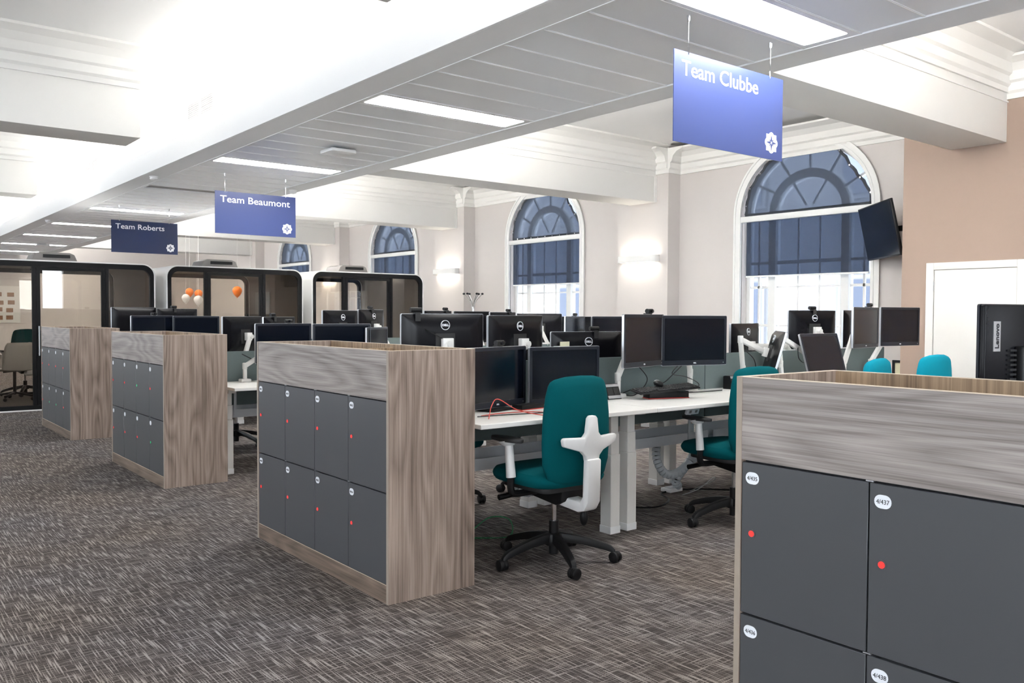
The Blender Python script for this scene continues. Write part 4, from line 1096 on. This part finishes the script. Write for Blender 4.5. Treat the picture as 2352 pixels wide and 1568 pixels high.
# screen faces local -Y (towards the room)
MB().box(-.54, .54, -.004, .03, -.325, .325).build('casing', M_BLACK, t, bevel=.006)
MB().box(-.525, .525, -.0065, -.0035, -.305, .312).build('screen', M_SCREEN, t)
MB().box(-.25, .25, .03, .055, -.2, .15).build('back_box', M_BLACKM, t, bevel=.01)
br = thing('wall_mount', None, None, parent=t); br['label'] = 'black swivel wall bracket'
br.matrix_local = mat_of(TVc, (R(12), 0, R(-132.4))).inverted() @ Matrix.Translation((9.45, 4.767, 2.33))
MB().box(-.08, .08, .0, .02, -.16, .16).build('wall_plate', M_BLACKM, br)
MB().bar((0, .02, 0), (.10, .24, 0), .03, .06).bar((.10, .24, 0), (.30, .50, 0), .03, .06).build('swivel_arm', M_BLACKM, br)
t = thing('picture', 'small black framed picture low on the wall beside the taupe corner', 'picture', (XW-.001, 5.25, .52), (0, 0, 0))
MB().ring(rrect(-.16, .16, 0, .28, .004, 1), rrect(-.13, .13, .03, .25, .004, 1), 'x', -.025, 0).build('frame', M_BLACK, t)
MB().box(-.012, -.004, -.13, .13, .03, .25).build('mount', M_NOTE, t)
MB().prism([(-.02+.045*math.cos(a*PI/10), .15+.045*math.sin(a*PI/10)) for a in range(20)], 'x', -.014, -.011).build('printed_disc', M_BOARD, t)
def coat_stand(x, y, label):
    t = thing('coat_stand', label, 'coat stand', (x, y, 0), group='chrome coat stands')
    MB().lathe([(.17, 0), (.17, .012), (.03, .03)], 22).build('base', M_CHROME, t)
    MB().cyl((0, 0, .03), (0, 0, 1.48), .022, n=14).build('pole', M_CHROME, t, smooth=True)
    for k in range(6):
        a = PI*k/3+.3; c, s_ = math.cos(a), math.sin(a)
        hk = MB().tube(spline([(.02*c, .02*s_, 1.44), (.05*c, .05*s_, 1.58), (.13*c, .13*s_, 1.68), (.17*c, .17*s_, 1.72)], 5), .008, 6).build('hook', M_CHROME, t, smooth=True)
        MB().ball((.178*c, .178*s_, 1.728), .026, .026, .02).build('knob', M_BLACK, hk, smooth=True)
        h2 = MB().tube([(.02*c, .02*s_, 1.36), (.09*c, .09*s_, 1.37)], .006, 6).build('hook', M_CHROME, t)
        MB().ball((.095*c, .095*s_, 1.37), .017).build('knob', M_BLACK, h2, smooth=True)
coat_stand(9.72, 13.45, 'chrome coat stand with black knobs beside the second window')
coat_stand(9.55, 16.35, 'chrome coat stand seen through the right pod, left of two')
coat_stand(9.68, 15.95, 'chrome coat stand seen through the right pod, right of two')
def balloon(x, y, z, r_, mat, label):
    t = thing('balloon', label, 'balloon', (x, y, z), group='party balloons')
    MB().lathe([(.004, -1.3*r_), (.35*r_, -1.1*r_), (.75*r_, -.6*r_), (.98*r_, 0), (.88*r_, .5*r_), (.5*r_, .88*r_), (.01, r_)], 16).build('body', mat, t, smooth=True)
    MB().cyl((0, 0, -1.42*r_), (0, 0, -1.28*r_), .018, .006, n=8).build('knot', mat, t)
    MB().tube([(0, 0, r_), (.01, 0, ZC-z-.25), (0, 0, ZC-z)], .003, 5).build('string', M_BOARD, t)
balloon(6.36, 19.60, 1.80, .092, M_ORANGE, 'orange balloon seen through the middle pod, left of two')
balloon(6.56, 19.60, 1.77, .092, M_ORANGE, 'orange balloon seen through the middle pod, right of two')
balloon(6.20, 19.35, 1.66, .09, M_WHITE, 'white balloon left of the orange balloons')
balloon(6.42, 19.20, 1.62, .10, M_WHITE, 'white balloon hanging below the orange balloons')
balloon(7.22, 19.0, 1.83, .11, M_ORANGE, 'single orange balloon standing in for a reflection in the middle pod door')  # this orange and white pair stands in for a reflection in the glass
balloon(7.40, 18.7, 1.68, .09, M_WHITE, 'white balloon standing in for a reflection below the single orange balloon')
t = thing('noticeboard', 'white noticeboard with small pinned photos seen through the left pod', 'noticeboard', (3.4, Y1-.002, 1.0))
MB().box(0, 1.4, -.03, 0, 0, 1.15).build('board', M_BOARD, t, bevel=.004)
for k in range(16):
    x_, z_ = .1+.31*(k % 4)+random.uniform(-.03, .03), .1+.24*(k//4)+random.uniform(-.02, .02)
    MB().box(x_, x_+.19, -.034, -.03, z_, z_+.13).build('photo', M_CARD, t)
